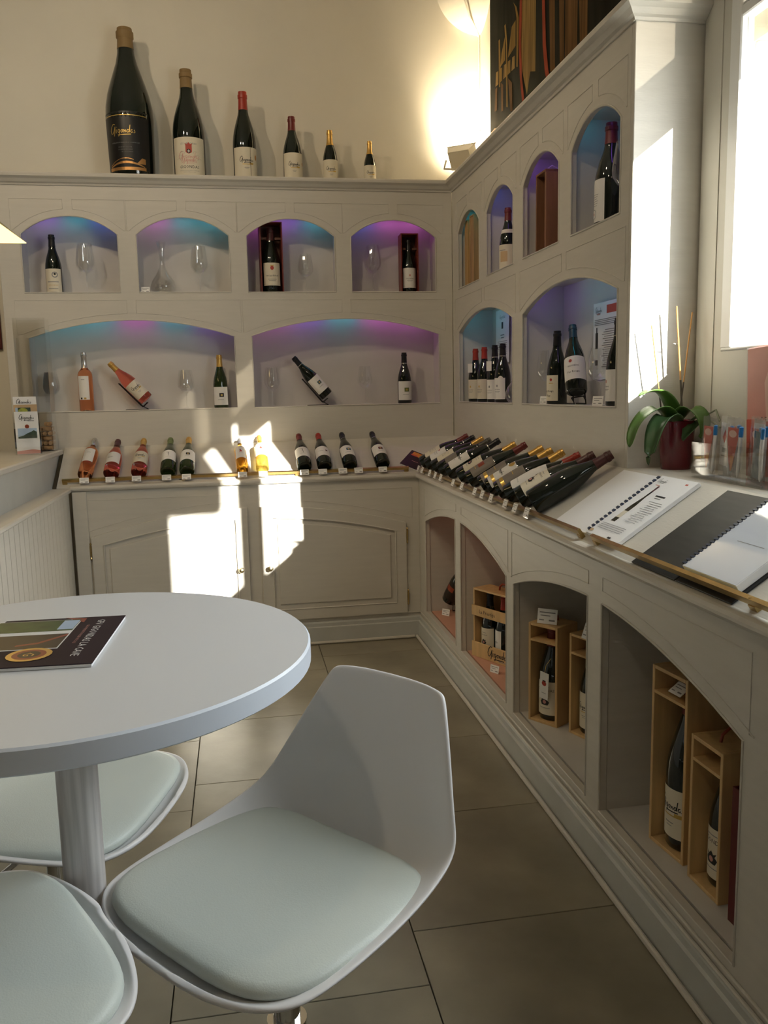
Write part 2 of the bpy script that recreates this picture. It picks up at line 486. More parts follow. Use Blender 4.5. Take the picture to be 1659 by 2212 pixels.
# window: frame, transom, panes
win = thing('window_1', None, None); win['kind'] = 'structure'
def wbox(name, y0, y1, z0, z1, x0=WX-.014, x1=WX+.03, m='frame_white', b=.004):
    return MB().bbox(x0, x1, y0, y1, z0, z1, b).build(name, m, win)
wbox('window_stile', -2.50, -2.444, 1.527, 2.75)
wbox('window_stile', -3.36, -3.33, 1.527, 2.75)
wbox('window_sill', -3.33, -2.444, 1.518, 1.530, WX-.013, WX+WT)
wbox('window_transom', -3.33, -2.50, 2.483, 2.515)
wbox('window_head', -3.33, -2.444, 2.75, 2.78)
wbox('shutter_box', -3.33, -2.444, 2.432, 2.58, WX+.06, WX+.15, 'lint')
wbox('shutter_guide', -2.475, -2.450, 1.53, 2.432, WX+.06, WX+.10, 'lint')
MB().box(WX+.006, WX+.010, -3.33, -2.50, 1.530, 2.483).build('window_pane', 'window_glass', win)
MB().box(WX+.006, WX+.010, -3.33, -2.50, 2.515, 2.75).build('window_pane', 'transom_glass', win)
# vault springing in the corner with its conduit
mb = MB(); prof = []
for i in range(13):
    a = -PI/2+PI/2*i/12; prof.append((.27*math.cos(a), .27*math.sin(a)))
mb.lathe(prof, 14, a0=PI, a1=1.5*PI)
mb2 = MB()
mb2.v = [(x+WX, y+.25, z+3.77) for x, y, z in mb.v]; mb2.f = mb.f; mb2.m = mb.m; mb2.sm = mb.sm; mb2.mats = ['plaster']
cb = struct('vault_corbel', mb2, 'plaster')
struct('conduit', MB().tube([(WX-.008, .24, 2.95), (WX-.008, .24, 3.49), (WX-.03, .20, 3.505), (WX-.10, .10, 3.535), (WX-.16, .02, 3.60), (WX-.19, -.02, 3.70)], .006, 6).bbox(WX-.018, WX, .226, .249, 2.93, 2.96, .003), 'plaster')

# ------------------------------------------------------------------ wall cabinets with arched niches
YE = -2.2926          # free end of the right-hand cabinet
LW = .284             # the base units stand this far in front of the wall cabinets
ZU0, ZU1 = 1.142, 2.549
def back(u, w, v): return (u, -w, v)      # face plane y = 0, w towards the room
def right(u, w, v): return (-w, -u, v)    # face plane x = 0, u = distance from the corner
def bead(mb, pts, fn, w0=0, r=.0017, closed=False):
    mb.tube([fn(u, w0+.0004, v) for u, v in pts], r, 6, closed=closed)
def spandrel(root, fn, a, b, zs, za, ztop, side_l, side_r, w0=0, gap=.035, keystone=.05, m='paint'):
    """thin moulding lines above an arch: two panels left and right of the crown"""
    A, B = a-gap, b+gap
    zs2, za2 = zs+gap*.55, za+gap
    c = (a+b)/2
    pts = arch_pts(A, B, zs2, za2, 24)
    L = [p for p in pts if p[0] <= c-keystone/2]; Rr = [p for p in pts if p[0] >= c+keystone/2]
    mb = MB()
    zc = arch_z(A, B, zs2, za2, c-keystone/2)
    for P, s in ((L, side_l), (Rr[::-1], side_r)):
        k = c-keystone/2 if P is L else c+keystone/2
        lp = [(s, ztop)]+([(s, P[0][1])] if abs(s-P[0][0]) > 1e-4 else [])+P+[(k, zc), (k, ztop)]
        bead(mb, lp, fn, w0, closed=True)
    mb.build('moulding', m, root)

def wall_cabinet(root, fn, n_up, n_low, u0, u1, m, led_up, led_low, led_w, plank_mat='paint_x', zsill=1.986, zlow=1.34, za=2.39, zs=2.294, zla=1.838, zls=1.744, depth=.20):
    holes = [arch_hole(a, b, zsill, zs, za) for a, b in n_up]+[arch_hole(a, b, zlow, zls, zla) for a, b in n_low]
    outer = [(u0, ZU0-.03), (u1, ZU0-.03), (u1, ZU1+.02), (u0, ZU1+.02)]
    v, f = board(outer, holes, .022, .0025)
    mb = MB(); mb.add([fn(x, z, y) for x, y, z in v], f); mb.build('face_board', m, root)
    # raised edge bead round every opening
    for h in holes:
        mb = MB(); bead(mb, h, fn, 0, .004, True); mb.build('arch_bead', m, root)
    B = lambda name, a, b, w0, w1, z0, z1, mm='paint_in': MB().box(a, b, w0, w1, z0, z1, None, lambda p: Vector(fn(p.x, p.y, p.z))).build(name, mm, root)
    B('back_panel', u0, u1, -depth-.012, -depth, ZU0, ZU1+.02)
    for rows, zb, zt in ((n_up, zsill, za+.035), (n_low, zlow, zla+.035)):
        B('shelf', u0, u1, -depth, -.022, zb-.02, zb)
        B('niche_ceiling', u0, u1, -depth, -.022, zt, zt+.012)
        B('back_ledge', u0+.001, u1-.001, -depth, -depth+.02, zb, zb+.095)
        edges = sorted(rows)
        cuts = [(u0, edges[0][0]-.012)]+[(edges[i][1]+.012, edges[i+1][0]-.012) for i in range(len(edges)-1)]+[(edges[-1][1]+.012, u1)]
        for a, b in cuts:
            if b-a > .004: B('divider', a, b, -depth, -.022, zb, zt)
    for rows, leds, zt in ((n_up, led_up, za+.035), (n_low, led_low, zla+.035)):
        for (a, b), cs in zip(rows, leds):
            n = len(cs); seg = (b-a-.04)/n
            for i, c in enumerate(cs):
                B('light_strip', a+.02+i*seg+.01, a+.02+(i+1)*seg-.01, led_w, led_w+.01, zt-.007, zt-.002, 'led_'+c)

bc = thing('wall_cabinet', 'greige wall cabinet with four small and two wide arched niches below the giant bottles', 'cabinet', (0, 0, 0))
BU = [(-2.383, -1.881), (-1.784, -1.283), (-1.188, -.690), (-.597, -.100)]
BL = [(-2.383, -1.277), (-1.180, -.085)]
wall_cabinet(bc, back, BU, BL, -2.50, -.0005, 'paint', ['vtb', 'mtt', 'mvt', 'bmm'], ['ttmtv', 'mvtmm'], -.15)
for a, b in BU: spandrel(bc, back, a, b, 2.294, 2.39, 2.475, a-.045, b+.045)
for (a, b), s in zip(BL, ((-2.44, -1.235), (-1.225, -.045))): spandrel(bc, back, a, b, 1.744, 1.838, 1.945, s[0], s[1])
CORN = [(0, 2.545), (.006, 2.545), (.010, 2.553), (.020, 2.558), (.034, 2.572), (.044, 2.578), (.050, 2.582), (.052, 2.594), (.048, 2.602), (-.20, 2.602), (-.20, 2.57), (0, 2.57)]
MB().sweep(CORN, lambda d: [(-2.50-max(d, 0), -d), (-max(d, 0), -d)] if d >= 0 else [(-2.50, -d), (0, -d)]).build('cornice', 'paint_x', bc)

rc = thing('wall_cabinet', 'greige wall cabinet with narrow arched niches, its free end standing beside the window', 'cabinet', (0, 0, 0))
RU = [(.14, .560), (.692, 1.108), (1.240, 1.663), (1.786, 2.205)]
RL = [(.145, 1.103), (1.236, 2.200)]
wall_cabinet(rc, right, RU, RL, .0005, -YE-.022, 'paint', ['tt', 'bv', 'vv', 'tbv'], ['tvv', 'vttvv'], -.036, zsill=1.985, za=2.376, zs=2.288, zlow=1.345, zla=1.832, zls=1.742)
for a, b in RU: spandrel(rc, right, a, b, 2.288, 2.376, 2.465, a-.04, b+.04)
for (a, b), s in zip(RL, ((.06, 1.14), (1.20, 2.25))): spandrel(rc, right, a, b, 1.742, 1.832, 1.935, s[0], s[1])
MB().bbox(0, WX-.001, YE, YE+.022, ZU0-.03, ZU1+.02, .002).build('end_panel', 'paint', rc)
MB().sweep(CORN, lambda d: [(-d, -max(d, 0)), (-d, YE-d), (WX-.013, YE-d)] if d >= 0 else [(-d, 0), (-d, YE+.02), (WX-.013, YE+.02)]).build('cornice', 'paint_x', rc)

# ------------------------------------------------------------------ base units
ZB = .925      # underside of the nosing
def half_arch_holes(a, b, ml, mr, zb, zs, za):
    """arch a..b split by a mullion ml..mr -> two openings"""
    pts = arch_pts(a, b, zs, za, 40)
    L = [(a, zb), (ml, zb), (ml, arch_z(a, b, zs, za, ml))]+[p for p in pts if p[0] < ml-1e-3][::-1]
    Rr = [(b, zb), (b, zs)]+[p for p in pts if mr+1e-3 < p[0] < b-1e-4][::-1]+[(mr, arch_z(a, b, zs, za, mr)), (mr, zb)]
    return [L, Rr]
def rb(u, w, v): return (-LW-w, -u, v)
def bb(u, w, v): return (u, -LW-w, v)
UEND = 4.25
ru = thing('base_cabinet', 'greige base cabinet with open arched bays under the sloping display counter', 'cabinet', (0, 0, 0))
AR = [(.45, 1.868, 1.095, 1.19), (1.957, 3.424, 2.637, 2.735), (3.52, 4.6, 9, 9)]
holes = half_arch_holes(*AR[0], .187, .70, .808)+half_arch_holes(*AR[1], .178, .688, .806)
v, f = board([(LW, .07), (UEND, .07), (UEND, ZB), (LW, ZB)], holes, .024, .0025)
MB().add([rb(x, z, y) for x, y, z in v], f).build('face_board', 'paint', ru)
for h in holes:
    mb = MB(); bead(mb, h, rb, 0, .0035, True); mb.build('arch_bead', 'paint', ru)
for (a, b, ml, mr), za, zs in ((AR[0], .808, .70), (AR[1], .806, .688)):
    spandrel(ru, rb, a, b, zs, za, .881, a-.02, b+.02, 0, .037, mr-ml, 'paint')
mb = MB(); bead(mb, [(3.55, .881), (4.2, .881), (4.2, .70), (3.50, .655)], rb, 0, .0022); mb.build('moulding', 'paint', ru)
BR = lambda name, a, b, w0, w1, z0, z1, mm='paint_in': MB().box(a, b, w0, w1, z0, z1, None, lambda p: Vector(rb(p.x, p.y, p.z))).build(name, mm, ru)
for (a, b, z, mm) in ((.30, 1.91, .187, 'terracotta'), (1.914, UEND, .178, 'paint_in')):
    BR('bay_floor', a, b, -.46, -.030, z-.02, z, mm)
    BR('bay_back', a, b, -.475, -.46, z, ZB-.03, mm)
for c, w in ((.42, .05), (1.142, .09), (1.912, .085), (2.686, .094), (3.47, .08)):
    BR('bay_divider', c-w/2, c+w/2, -.46, -.0245, .17, ZB-.03, 'paint')
BR('bay_top', .30, UEND, -.46, -.026, ZB-.03, ZB-.012, 'paint_in')
for a, b, cc in ((.52, 1.05, 'r'), (1.25, 1.82, 'r')):
    BR('light_strip', a, b, -.045, -.033, ZB-.040, ZB-.034, 'led_'+cc)
# plinth: stepped moulding and baseboard
PL = [(0, .125), (.006, .125), (.010, .117), (.010, .098), (.018, .094), (.018, .004), (.026, .002), (.026, -.0), (0, 0)]
MB().sweep([(d+.0, z) for d, z in PL], lambda d: [(-LW-d, -LW-d), (-LW-d, -UEND)]).build('baseboard', 'paint_base', ru)
mb = MB(); mb.tube([(-LW-.030, -LW-.03, .0098), (-LW-.030, -UEND, .0098)], .009, 8); mb.build('floor_bead', 'paint', ru)
mb = MB(); mb.tube([(-LW-.004, -LW-.014, .150), (-LW-.004, -UEND, .150)], .004, 6); mb.tube([(-LW-.006, -LW-.020, .128), (-LW-.006, -UEND, .128)], .005, 6); mb.build('rail_moulding', 'paint', ru)

bu = thing('base_cabinet', 'greige base cabinet with two arched panel doors and brass knobs', 'cabinet', (0, 0, 0))
X0, X1 = -2.167, -LW
dz0, dzs, dza = .150, .675, .800
DA, DB = -2.081, -.364
# carcass face with a door recess
fr = [(DA, dz0), (DB, dz0)]+arch_pts(DB, DA, dzs, dza, 40)
v, f = board([(X0, .07), (X1, .07), (X1, ZB), (X0, ZB)], [], .02, .0)
MB().add([bb(x, z, y) for x, y, z in v], f).build('face_board', 'paint', bu)
for (a, b) in ((DA, -1.252), (-1.182, DB)):
    dl = a < -1.5
    pts = [p for p in arch_pts(DA, DB, dzs, dza, 40) if a+1e-3 < p[0] < b-1e-3]
    top = [(a, arch_z(DA, DB, dzs, dza, a))]+pts+[(b, arch_z(DA, DB, dzs, dza, b))]
    poly = [(b, dz0), (a, dz0)]+top
    ins = .062
    zin = lambda x: arch_z(DA, DB, dzs, dza, x)-ins
    a2, b2 = a+ins, b-ins
    xs = [a2+(b2-a2)*i/20 for i in range(21)]
    hole = [(a2, dz0+ins), (b2, dz0+ins)]+[(x, zin(x)) for x in xs[::-1]]
    door = bpy.data.objects.new('door', None)
    v, f = board(poly, [hole], .018, .002)
    door = MB().add([bb(x, z+.018, y) for x, y, z in v], f).build('door', 'paint', bu)
    i2 = .03
    a3, b3 = a2+i2, b2-i2
    inner = [(a3, dz0+ins+i2), (b3, dz0+ins+i2)]+[(x, zin(x)-i2) for x in [b3-(b3-a3)*i/20 for i in range(21)]]
    v, f = board(hole, [], .010, 0)
    MB().add([bb(x, z+.010, y) for x, y, z in v], f).build('recess', 'paint', door)
    v, f = board(inner, [], .012, .004)
    MB().add([bb(x, z+.018, y) for x, y, z in v], f).build('raised_panel', 'paint', door)
    mb = MB(); bead(mb, hole, bb, .017, .005, True); mb.build('door_moulding', 'paint', door)
    kx = -1.298 if dl else -1.140
    mb = MB(); mb.lathe([(0, .0), (.007, 0), (.006, .010), (.012, .016), (.0155, .024), (.012, .031), (0, .034)], 16)
    mb.build('knob', 'knob_brass', door, fn=lambda p: Vector((kx+p.x, -LW-.018-p.z, .456+p.y)))
    hx = a-.006 if dl else b+.006
    for hz in ((.58, .62) if False else (.24, .60)):
        mb = MB(); mb.tube([(hx, -LW-.012, hz-.03), (hx, -LW-.012, hz+.03)], .0055, 8)
        mb.tube([(hx, -LW-.012, hz+.03), (hx, -LW-.012, hz+.04), (hx, -LW-.012, hz+.048)], [.003, .006, .001], 8); mb.tube([(hx, -LW-.012, hz-.03), (hx, -LW-.012, hz-.04), (hx, -LW-.012, hz-.048)], [.003, .006, .001], 8)
        mb.build('hinge', 'brass', door)
spandrel(bu, bb, DA+.02, DB-.02, dzs+.008, dza, .874, -2.124, -.325, 0, .037, .085)
for name, pr, mm in (('baseboard', PL, 'paint_base'),):
    MB().sweep(PL, lambda d: [(X0, -LW-d), (-LW-d, -LW-d)]).build('baseboard', mm, bu)
mb = MB(); mb.tube([(X0, -LW-.030, .0098), (-LW-.045, -LW-.030, .0098)], .009, 8); mb.build('floor_bead', 'paint', bu)
mb = MB(); mb.tube([(X0, -LW-.004, .146), (-LW-.004, -LW-.004, .146)], .004, 6); mb.build('rail_moulding', 'paint', bu)
MB().bbox(X0+.002, X0+.075, -LW-.012, -LW, .13, ZB-.002, .003).build('stile', 'paint', bu)

# ------------------------------------------------------------------ sloping display counter (one continuous worktop)
SL0, SL1 = .955, 1.142       # slope height at the front plane (c = -.284) and at the wall cabinets (c = 0)
SM = (SL1-SL0)/LW; TH = math.atan(SM)
def sz(c): return SL0+SM*(c+LW)
ct = thing('display_counter', 'continuous greige sloping display counter wrapping the corner below the niches', 'counter', (0, 0, 0))
FE = -.296
mb = MB(); t = .018
mb.add([(-2.238, FE, sz(FE)), (FE, FE, sz(FE)), (0, -.0005, sz(0)), (-2.238, -.0005, sz(0)),
        (-2.238, FE, sz(FE)-t), (FE, FE, sz(FE)-t), (0, -.0005, sz(0)-t), (-2.238, -.0005, sz(0)-t)],
       [(0, 1, 2, 3), (7, 6, 5, 4), (0, 4, 5, 1), (1, 5, 6, 2), (2, 6, 7, 3), (3, 7, 4, 0)])
mb.build('sloping_board', 'paint_x', ct)
mb = MB()
mb.add([(FE, FE, sz(FE)), (FE, -UEND, sz(FE)), (-.0005, -UEND, sz(0)), (-.0005, 0, sz(0)),
        (FE, FE, sz(FE)-t), (FE, -UEND, sz(FE)-t), (-.0005, -UEND, sz(0)-t), (-.0005, 0, sz(0)-t)],
       [(3, 2, 1, 0), (4, 5, 6, 7), (0, 1, 5, 4), (1, 2, 6, 5), (2, 3, 7, 6), (3, 0, 4, 7)])
mb.build('sloping_board', 'paint', ct)
NO = [(-.0, .926), (.012, .926), (.019, .930), (.024, .938), (.024, .945), (.019, .953), (.010, .956), (-.004, .958), (-.004, .94), (0, .93)]
MB().sweep(NO, lambda d: [(X0, -LW-d), (-LW-d, -LW-d)]).build('nosing', 'paint_x', ct)
MB().sweep(NO, lambda d: [(-LW-d, -LW-d), (-LW-d, -UEND)]).build('nosing', 'paint', ct)
MB().bbox(.0, WX-.012, -UEND, YE-.001, SL1-.02, SL1, .002).build('window_ledge', 'paint', ct)
MB().box(-.02, 0, -UEND, YE, .914, SL1-.02).build('ledge_support', 'paint', ct)

# slope frames: origin on the slope surface, local x along the counter, y up the slope, z off the slope
def slopeB(x, s, h=0):   # back counter; s measured up the slope from c = -.284
    return Vector((x, -LW+s*math.cos(TH)-h*math.sin(TH), SL0+s*math.sin(TH)+h*math.cos(TH)))
def slopeR(y, s, h=0):
    return Vector((-LW+s*math.cos(TH)-h*math.sin(TH), y, SL0+s*math.sin(TH)+h*math.cos(TH)))
ROTB = Matrix(((1, 0, 0), (0, math.cos(TH), -math.sin(TH)), (0, math.sin(TH), math.cos(TH))))
# right counter: local x -> -y world (towards the window), local y -> up the slope (+x), local z -> off the slope
ROTR = Matrix(((0, math.cos(TH), -math.sin(TH)), (-1, 0, 0), (0, math.sin(TH), math.cos(TH))))
def rail(name, label, p0, p1, fnp, s=.016):
    rt_ = thing(name, label, 'rail')
    L = abs(p1-p0)
    a, b = min(p0, p1), max(p0, p1)
    P = lambda c, ss, h: fnp(c, ss, h)
    def bx(c0, c1, s0, s1, h0, h1, nm):
        mb = MB()
        v = [tuple(P(c, ss, h)) for h in (h0, h1) for ss in (s0, s1) for c in (c0, c1)]
        mb.add(v, [(0, 2, 3, 1), (4, 5, 7, 6), (0, 1, 5, 4), (2, 6, 7, 3), (0, 4, 6, 2), (1, 3, 7, 5)]); mb.build(nm, 'brass', rt_)
    bx(a, b, s-.002, s+.009, .014, .031, 'bar')
    n = max(2, int(L/.6)+1)
    for i in range(n):
        c = a+.012+(L-.024)*i/(n-1)
        bx(c-.012, c+.012, s-.004, s+.010, .0004, .0138, 'bracket')
        mb = MB(); mb.lathe([(0, .0), (.004, 0), (.004, .0008), (0, .001)], 10); q = None
        mb.build('screw', 'knob_brass', rt_, fn=lambda p: Vector(P(c+p.x, s+.004+p.y, .0308+p.z)))
    return rt_
rail('brass_rail', 'long brass stop rail along the back counter, holding rose and white wine bottles', -2.21, -.34, slopeB)
rail('brass_rail', 'brass stop rail holding the slanted row of dark wine bottles on the side counter', -.36, -2.565, slopeR)
rail('brass_rail', 'brass stop rail under the black binder on the side counter', -2.655, -4.2, slopeR)

# ------------------------------------------------------------------ bottles
PROF = {
 'burg': [(.0, .035), (.30, .030), (.62, .012), (.80, .0), (.93, .002), (1, .02), (1, .40), (.985, .45), (.94, .51), (.85, .575), (.72, .64), (.58, .70), (.47, .75), (.405, .80), (.375, .86), (.36, .92), (.36, .925), (.40, .93), (.40, .965), (.355, .97), (.345, 1.0), (0, 1.0)],
 'bord': [(.0, .035), (.30, .030), (.62, .012), (.80, .0), (.93, .002), (1, .02), (1, .60), (.97, .635), (.88, .665), (.70, .695), (.52, .72), (.41, .75), (.37, .80), (.36, .92), (.40, .93), (.40, .965), (.355, .97), (.345, 1.0), (0, 1.0)],
 'giant': [(.0, .03), (.5, .02), (.80, .0), (.95, .003), (1, .02), (1.07, .40), (1.04, .48), (.94, .56), (.80, .63), (.64, .70), (.49, .765), (.39, .83), (.345, .90), (.335, .93), (.38, .94), (.38, .975), (.33, .98), (.32, 1.0), (0, 1.0)],
}
def prof_r(kind, z):
    p = PROF[kind][4:]
    for (r0, z0), (r1, z1) in zip(p, p[1:]):
        if z0 <= z <= z1 and z1 > z0: return r0+(r1-r0)*(z-z0)/(z1-z0)
    return .4
def bottle(label, loc, H=.298, Rr=.041, kind='burg', glass='black_glass', cap='cap_black', capz=.80, lab=None, rot=(0, 0, 0), group=None, band=None, extra=None, name='wine_bottle', n=28, nlab=14):
    o = thing(name, label, 'bottle', loc, rot, group)
    MB().lathe([(r*Rr, z*H) for r, z in PROF[kind]], n).build('body', glass, o)
    pz = [capz]+[z for r, z in PROF[kind] if z > capz+.004]
    cp = []
    for r, z in [(prof_r(kind, capz), capz)]+[(r, z) for r, z in PROF[kind][4:] if z > capz+.004]:
        cp.append((r*Rr+(.0007 if r > 0 else 0), z*H+(.0007 if z > .97 else 0)))
    MB().lathe(cp, n).build('capsule', cap, o)
    if band:
        zb = capz-.004
        MB().lathe([(prof_r(kind, zb)*Rr+.0009, zb*H), (prof_r(kind, zb+.012)*Rr+.0012, (zb+.012)*H)], n).build('neck_band', band, o)
    labs = lab if isinstance(lab, list) else ([lab] if lab else [])
    for lb in labs:
        z0, z1, w, mm = lb['z'][0]*H, lb['z'][1]*H, lb['w']*2*PI*Rr, lb['m']
        az = lb.get('az', 0)
        rad = lambda zz: Rr*prof_r(kind, min(.99, max(.02, zz/H)))
        def cyl(u, v, lay, base=.0005):
            rr = rad(v)+base+lay*.00012
            a = u/Rr+az
            return (rr*math.sin(a), -rr*math.cos(a), v)
        mb = MB(); rows = 9
        grid = [[cyl(-w/2+w*i/nlab, z0+(z1-z0)*j/(rows-1), 0) for i in range(nlab+1)] for j in range(rows)]
        vv = [p for g in grid for p in g]
        mb.add(vv, [(j*(nlab+1)+i, j*(nlab+1)+i+1, (j+1)*(nlab+1)+i+1, (j+1)*(nlab+1)+i) for j in range(rows-1) for i in range(nlab)], mm, True)
        lo = mb.build('label', mm, o)
        if lb.get('p'):
            zc = (z0+z1)/2
            pm = MB(); prints(pm, lb['p'], lambda x, y, i: cyl(x, y+zc, i+2), Rr*.14); pm.build('print', None, lo)
    if extra: extra(o)
    return o

# ---- print recipes (u, v in metres from the label centre)
def P_script(k, ink='ink', gold=True, w=.052):
    p = [(ink, 0, .012*k, 's', w*k)]
    if gold: p += [('ink_gold', .004*k, -.004*k, 'r', .04*k, .0022*k), ('ink_gold', .018*k, -.001*k, 'r', .016*k, .005*k)]
    p += [('ink_grey', 0, -.016*k, 'r', .018*k, .0016*k), ('ink_grey', 0, -.021*k, 'r', .012*k, .0012*k)]
    return p
def P_castle(k, word='GIGONDAS', ws=.008):
    c = [(-.011, -.012), (.011, -.012), (.016, -.002), (.010, .004), (.014, .012), (.006, .008), (0, .015), (-.006, .008), (-.014, .012), (-.010, .004), (-.016, -.002)]
    return [('ink', 0, .026*k, 't', word, ws*k), ('ink_grey', 0, .038*k, 'r', .03*k, .002*k), ('ink', 0, -.010*k, 'p', [(x*k, y*k) for x, y in c]), ('ink_pink', 0, -.012*k, 'd', .006*k), ('ink_grey', 0, -.031*k, 'r', .036*k, .0018*k)]
def P_square(k, ink='ink'): return [(ink, .004*k, .004*k, 'r', .020*k, .017*k), ('ink_gold', .004*k, .004*k, 'r', .008*k, .008*k), ('ink_grey', 0, -.016*k, 'r', .026*k, .0015*k)]
def P_text(k, word, size=.008, crest='ink_red', sub=True):
    p = [('ink', 0, -.004*k, 't', word, size*k), (crest, 0, .014*k, 'd', .005*k, (1, 1.25))]
    if sub: p += [('ink_grey', 0, -.014*k, 'r', .034*k, .0015*k), ('ink_grey', 0, -.019*k, 'r', .026*k, .0012*k)]
    return p
def P_lines(k, n=6, w=.04): return [('ink_grey', 0, (.02-.007*i)*k, 'r', w*k*(1-.12*(i % 3)), .0014*k) for i in range(n)]
def P_vine(k): return [('ink', 0, .014*k, 'r', .003*k, .02*k), ('ink', .003*k, -.004*k, 'r', .002*k, .018*k), ('ink', -.006*k, .022*k, 'r', .012*k, .0015*k), ('ink_grey', 0, -.02*k, 'r', .03*k, .0012*k)]
def P_figure(k): return [('ink_grey', -.002*k, .016*k, 'd', .005*k), ('ink_red', 0, .004*k, 'p', [(-.008*k, -.008*k), (.009*k, -.008*k), (.003*k, .009*k), (-.003*k, .009*k)]), ('ink_grey', 0, -.014*k, 'r', .022*k, .0015*k)]

# ---- the giant-to-half row on top of the cabinet
ZT = 2.602
GT = 'bottles in descending size on top of the wall cabinet'
def big_black_label():
    it = [('ink_gold', 0, .128, 'r', .235, .0035), ('ink_gold', -.01, .052, 's', .135, .04), ('ink_grey', 0, -.012, 't', 'APPELLATION GIGONDAS CONTROLEE', .0085)]
    it += [('ink_grey', 0, -.035, 't', 'MIS EN BOUTEILLE PAR', .007), ('ink_grey', 0, -.047, 't', 'LA CAVE DE GIGONDAS', .007), ('ink_grey', .01, -.059, 't', 'PRODUIT DE FRANCE', .006)]
    it += [('copper', .0, -.112, 'p', [(-.10+.2*i/12, -.02+.026*math.sin(PI*i/12)) for i in range(13)]+[(.10-.2*i/12, -.024+.018*math.sin(PI*(12-i)/12)) for i in range(13)]),
           ('copper', -.03, -.115, 'p', [(-.07+.14*i/10, -.01+.035*math.sin(PI*i/14)) for i in range(11)]+[(.07-.14*i/10, -.013+.035*math.sin(PI*(10-i)/14)) for i in range(11)]),
           ('copper', .075, -.105, 'p', [(-.02, -.015), (.03, -.015), (.03, .012), (.01, .016)]), ('copper', 0, -.145, 'r', .215, .016)]
    return it
bottle('giant black bottle with gold handwritten label, tallest on top of the cabinet', (-1.790, .12, ZT), .79, .120, 'giant', 'black_glass', 'cork_top', .865,
       dict(z=(.045, .42), w=.36, m='black_label', p=big_black_label(), az=-.12, tall=True), group=GT, rot=(0, 0, -.05), n=40)
arm = [('ink_grey', 0, .066, 't', 'LES ARMOIRIES', .0135), ('ink_red', 0, .034, 'p', [(-.017, .022), (-.020, .034), (-.010, .028), (0, .038), (.010, .028), (.020, .034), (.017, .022), (.017, -.014), (0, -.022), (-.017, -.014)]),
       ('ink', 0, .026, 'd', .011), ('white_label', 0, .026, 'r', .003, .016), ('white_label', 0, .026, 'r', .016, .003),
       ('ink_pink', 0, .000, 's', .115, .03), ('ink_pink', 0, -.022, 's', .085, .035), ('ink', 0, -.056, 't', 'GIGONDAS', .021), ('ink_grey', 0, -.076, 't', 'APPELLATION GIGONDAS CONTROLEE', .006), ('ink_grey', 0, -.084, 't', 'MIS EN BOUTEILLE A LA CAVE', .005)]
for sx in (-1, 1):
    for k_ in range(3): arm.append(('ink_grey', sx*(.035+.012*k_), .018-.018*k_, 'p', [(.012*math.cos(t_)*sx+.0, .007*math.sin(t_)) for t_ in [PI*.1+PI*1.1*i/8 for i in range(9)]]+[(.0108*math.cos(t_)*sx, .0062*math.sin(t_)) for t_ in [PI*.1+PI*1.1*i/8 for i in range(8, -1, -1)]]))
bottle('very large bottle with a cream crest label, second tallest on top of the cabinet', (-1.478, .12, ZT), .592, .088, 'burg', 'black_glass', 'cork_top', .835,
       dict(z=(.03, .37), w=.36, m='cream', p=arm), group=GT, n=36)
bottle('large bottle with red wax capsule and cream label, third tallest on the cabinet', (-1.172, .12, ZT), .488, .0655, 'burg', 'black_glass', 'cap_red', .80,
       [dict(z=(.02, .37), w=.40, m='cream', p=P_script(1.5)+[('ink', .022, 0, 'r', .002, .17), ('copper', .06, .035, 'd', .012, (.7, 1.2))], az=.12)], group=GT, n=36)
bottle('magnum bottle with dark red capsule and cream label on top of the cabinet', (-.903, .12, ZT), .365, .054, 'burg', 'black_glass', 'cap_darkred', .79,
       [dict(z=(.02, .44), w=.42, m='cream', p=P_script(1.25)+[('copper', .058, .02, 'd', .009, (.7, 1.2))], az=.1)], group=GT)
bottle('standard bottle with gold capsule and cream label on top of the cabinet', (-.687, .12, ZT), .298, .0425, 'burg', 'black_glass', 'cap_gold', .72,
       [dict(z=(.02, .44), w=.46, m='cream', p=P_script(1.1))], group=GT)
bottle('half bottle with gold capsule and cream label, smallest on top of the cabinet', (-.457, .12, ZT), .245, .0345, 'burg', 'black_glass', 'cap_gold', .70,
       [dict(z=(.03, .44), w=.46, m='cream', p=P_script(.9))], group=GT)

# ------------------------------------------------------------------ wine glasses and decanters
def glass_prof(H, rb_):
    return [(0, .0), (.034, .0), (.036, .0015), (.030, .004), (.008, .008), (.004, .018), (.0036, H*.38), (.006, H*.41), (rb_*.62, H*.46), (rb_*.95, H*.56), (rb_, H*.64), (rb_*.92, H*.78), (rb_*.72, H), (rb_*.70, H), (rb_*.90, H*.78), (rb_*.975, H*.64), (rb_*.92, H*.565), (rb_*.58, H*.47), (0, H*.44)]
_wg = {}
def wineglass(label, loc, H=.25, rb_=.047, group='clear wine glasses in the niches'):
    o = thing('wine_glass', label, 'wine glass', loc, (0, 0, 0), group)
    k = (H, rb_)
    pr = glass_prof(H, rb_)
    if k not in _wg:
        a = MB().lathe(pr[7:], 24).build('bowl', 'crystal', o); b = MB().lathe(pr[4:8], 12).build('stem', 'crystal', o); c = MB().lathe(pr[:5], 24).build('foot', 'crystal', o)
        _wg[k] = [(x.name.split('.')[0], x.data) for x in (a, b, c)]
    else:
        for nm, me in _wg[k]:
            q = bpy.data.objects.new(nm, me); col.objects.link(q); q.parent = o
    return o
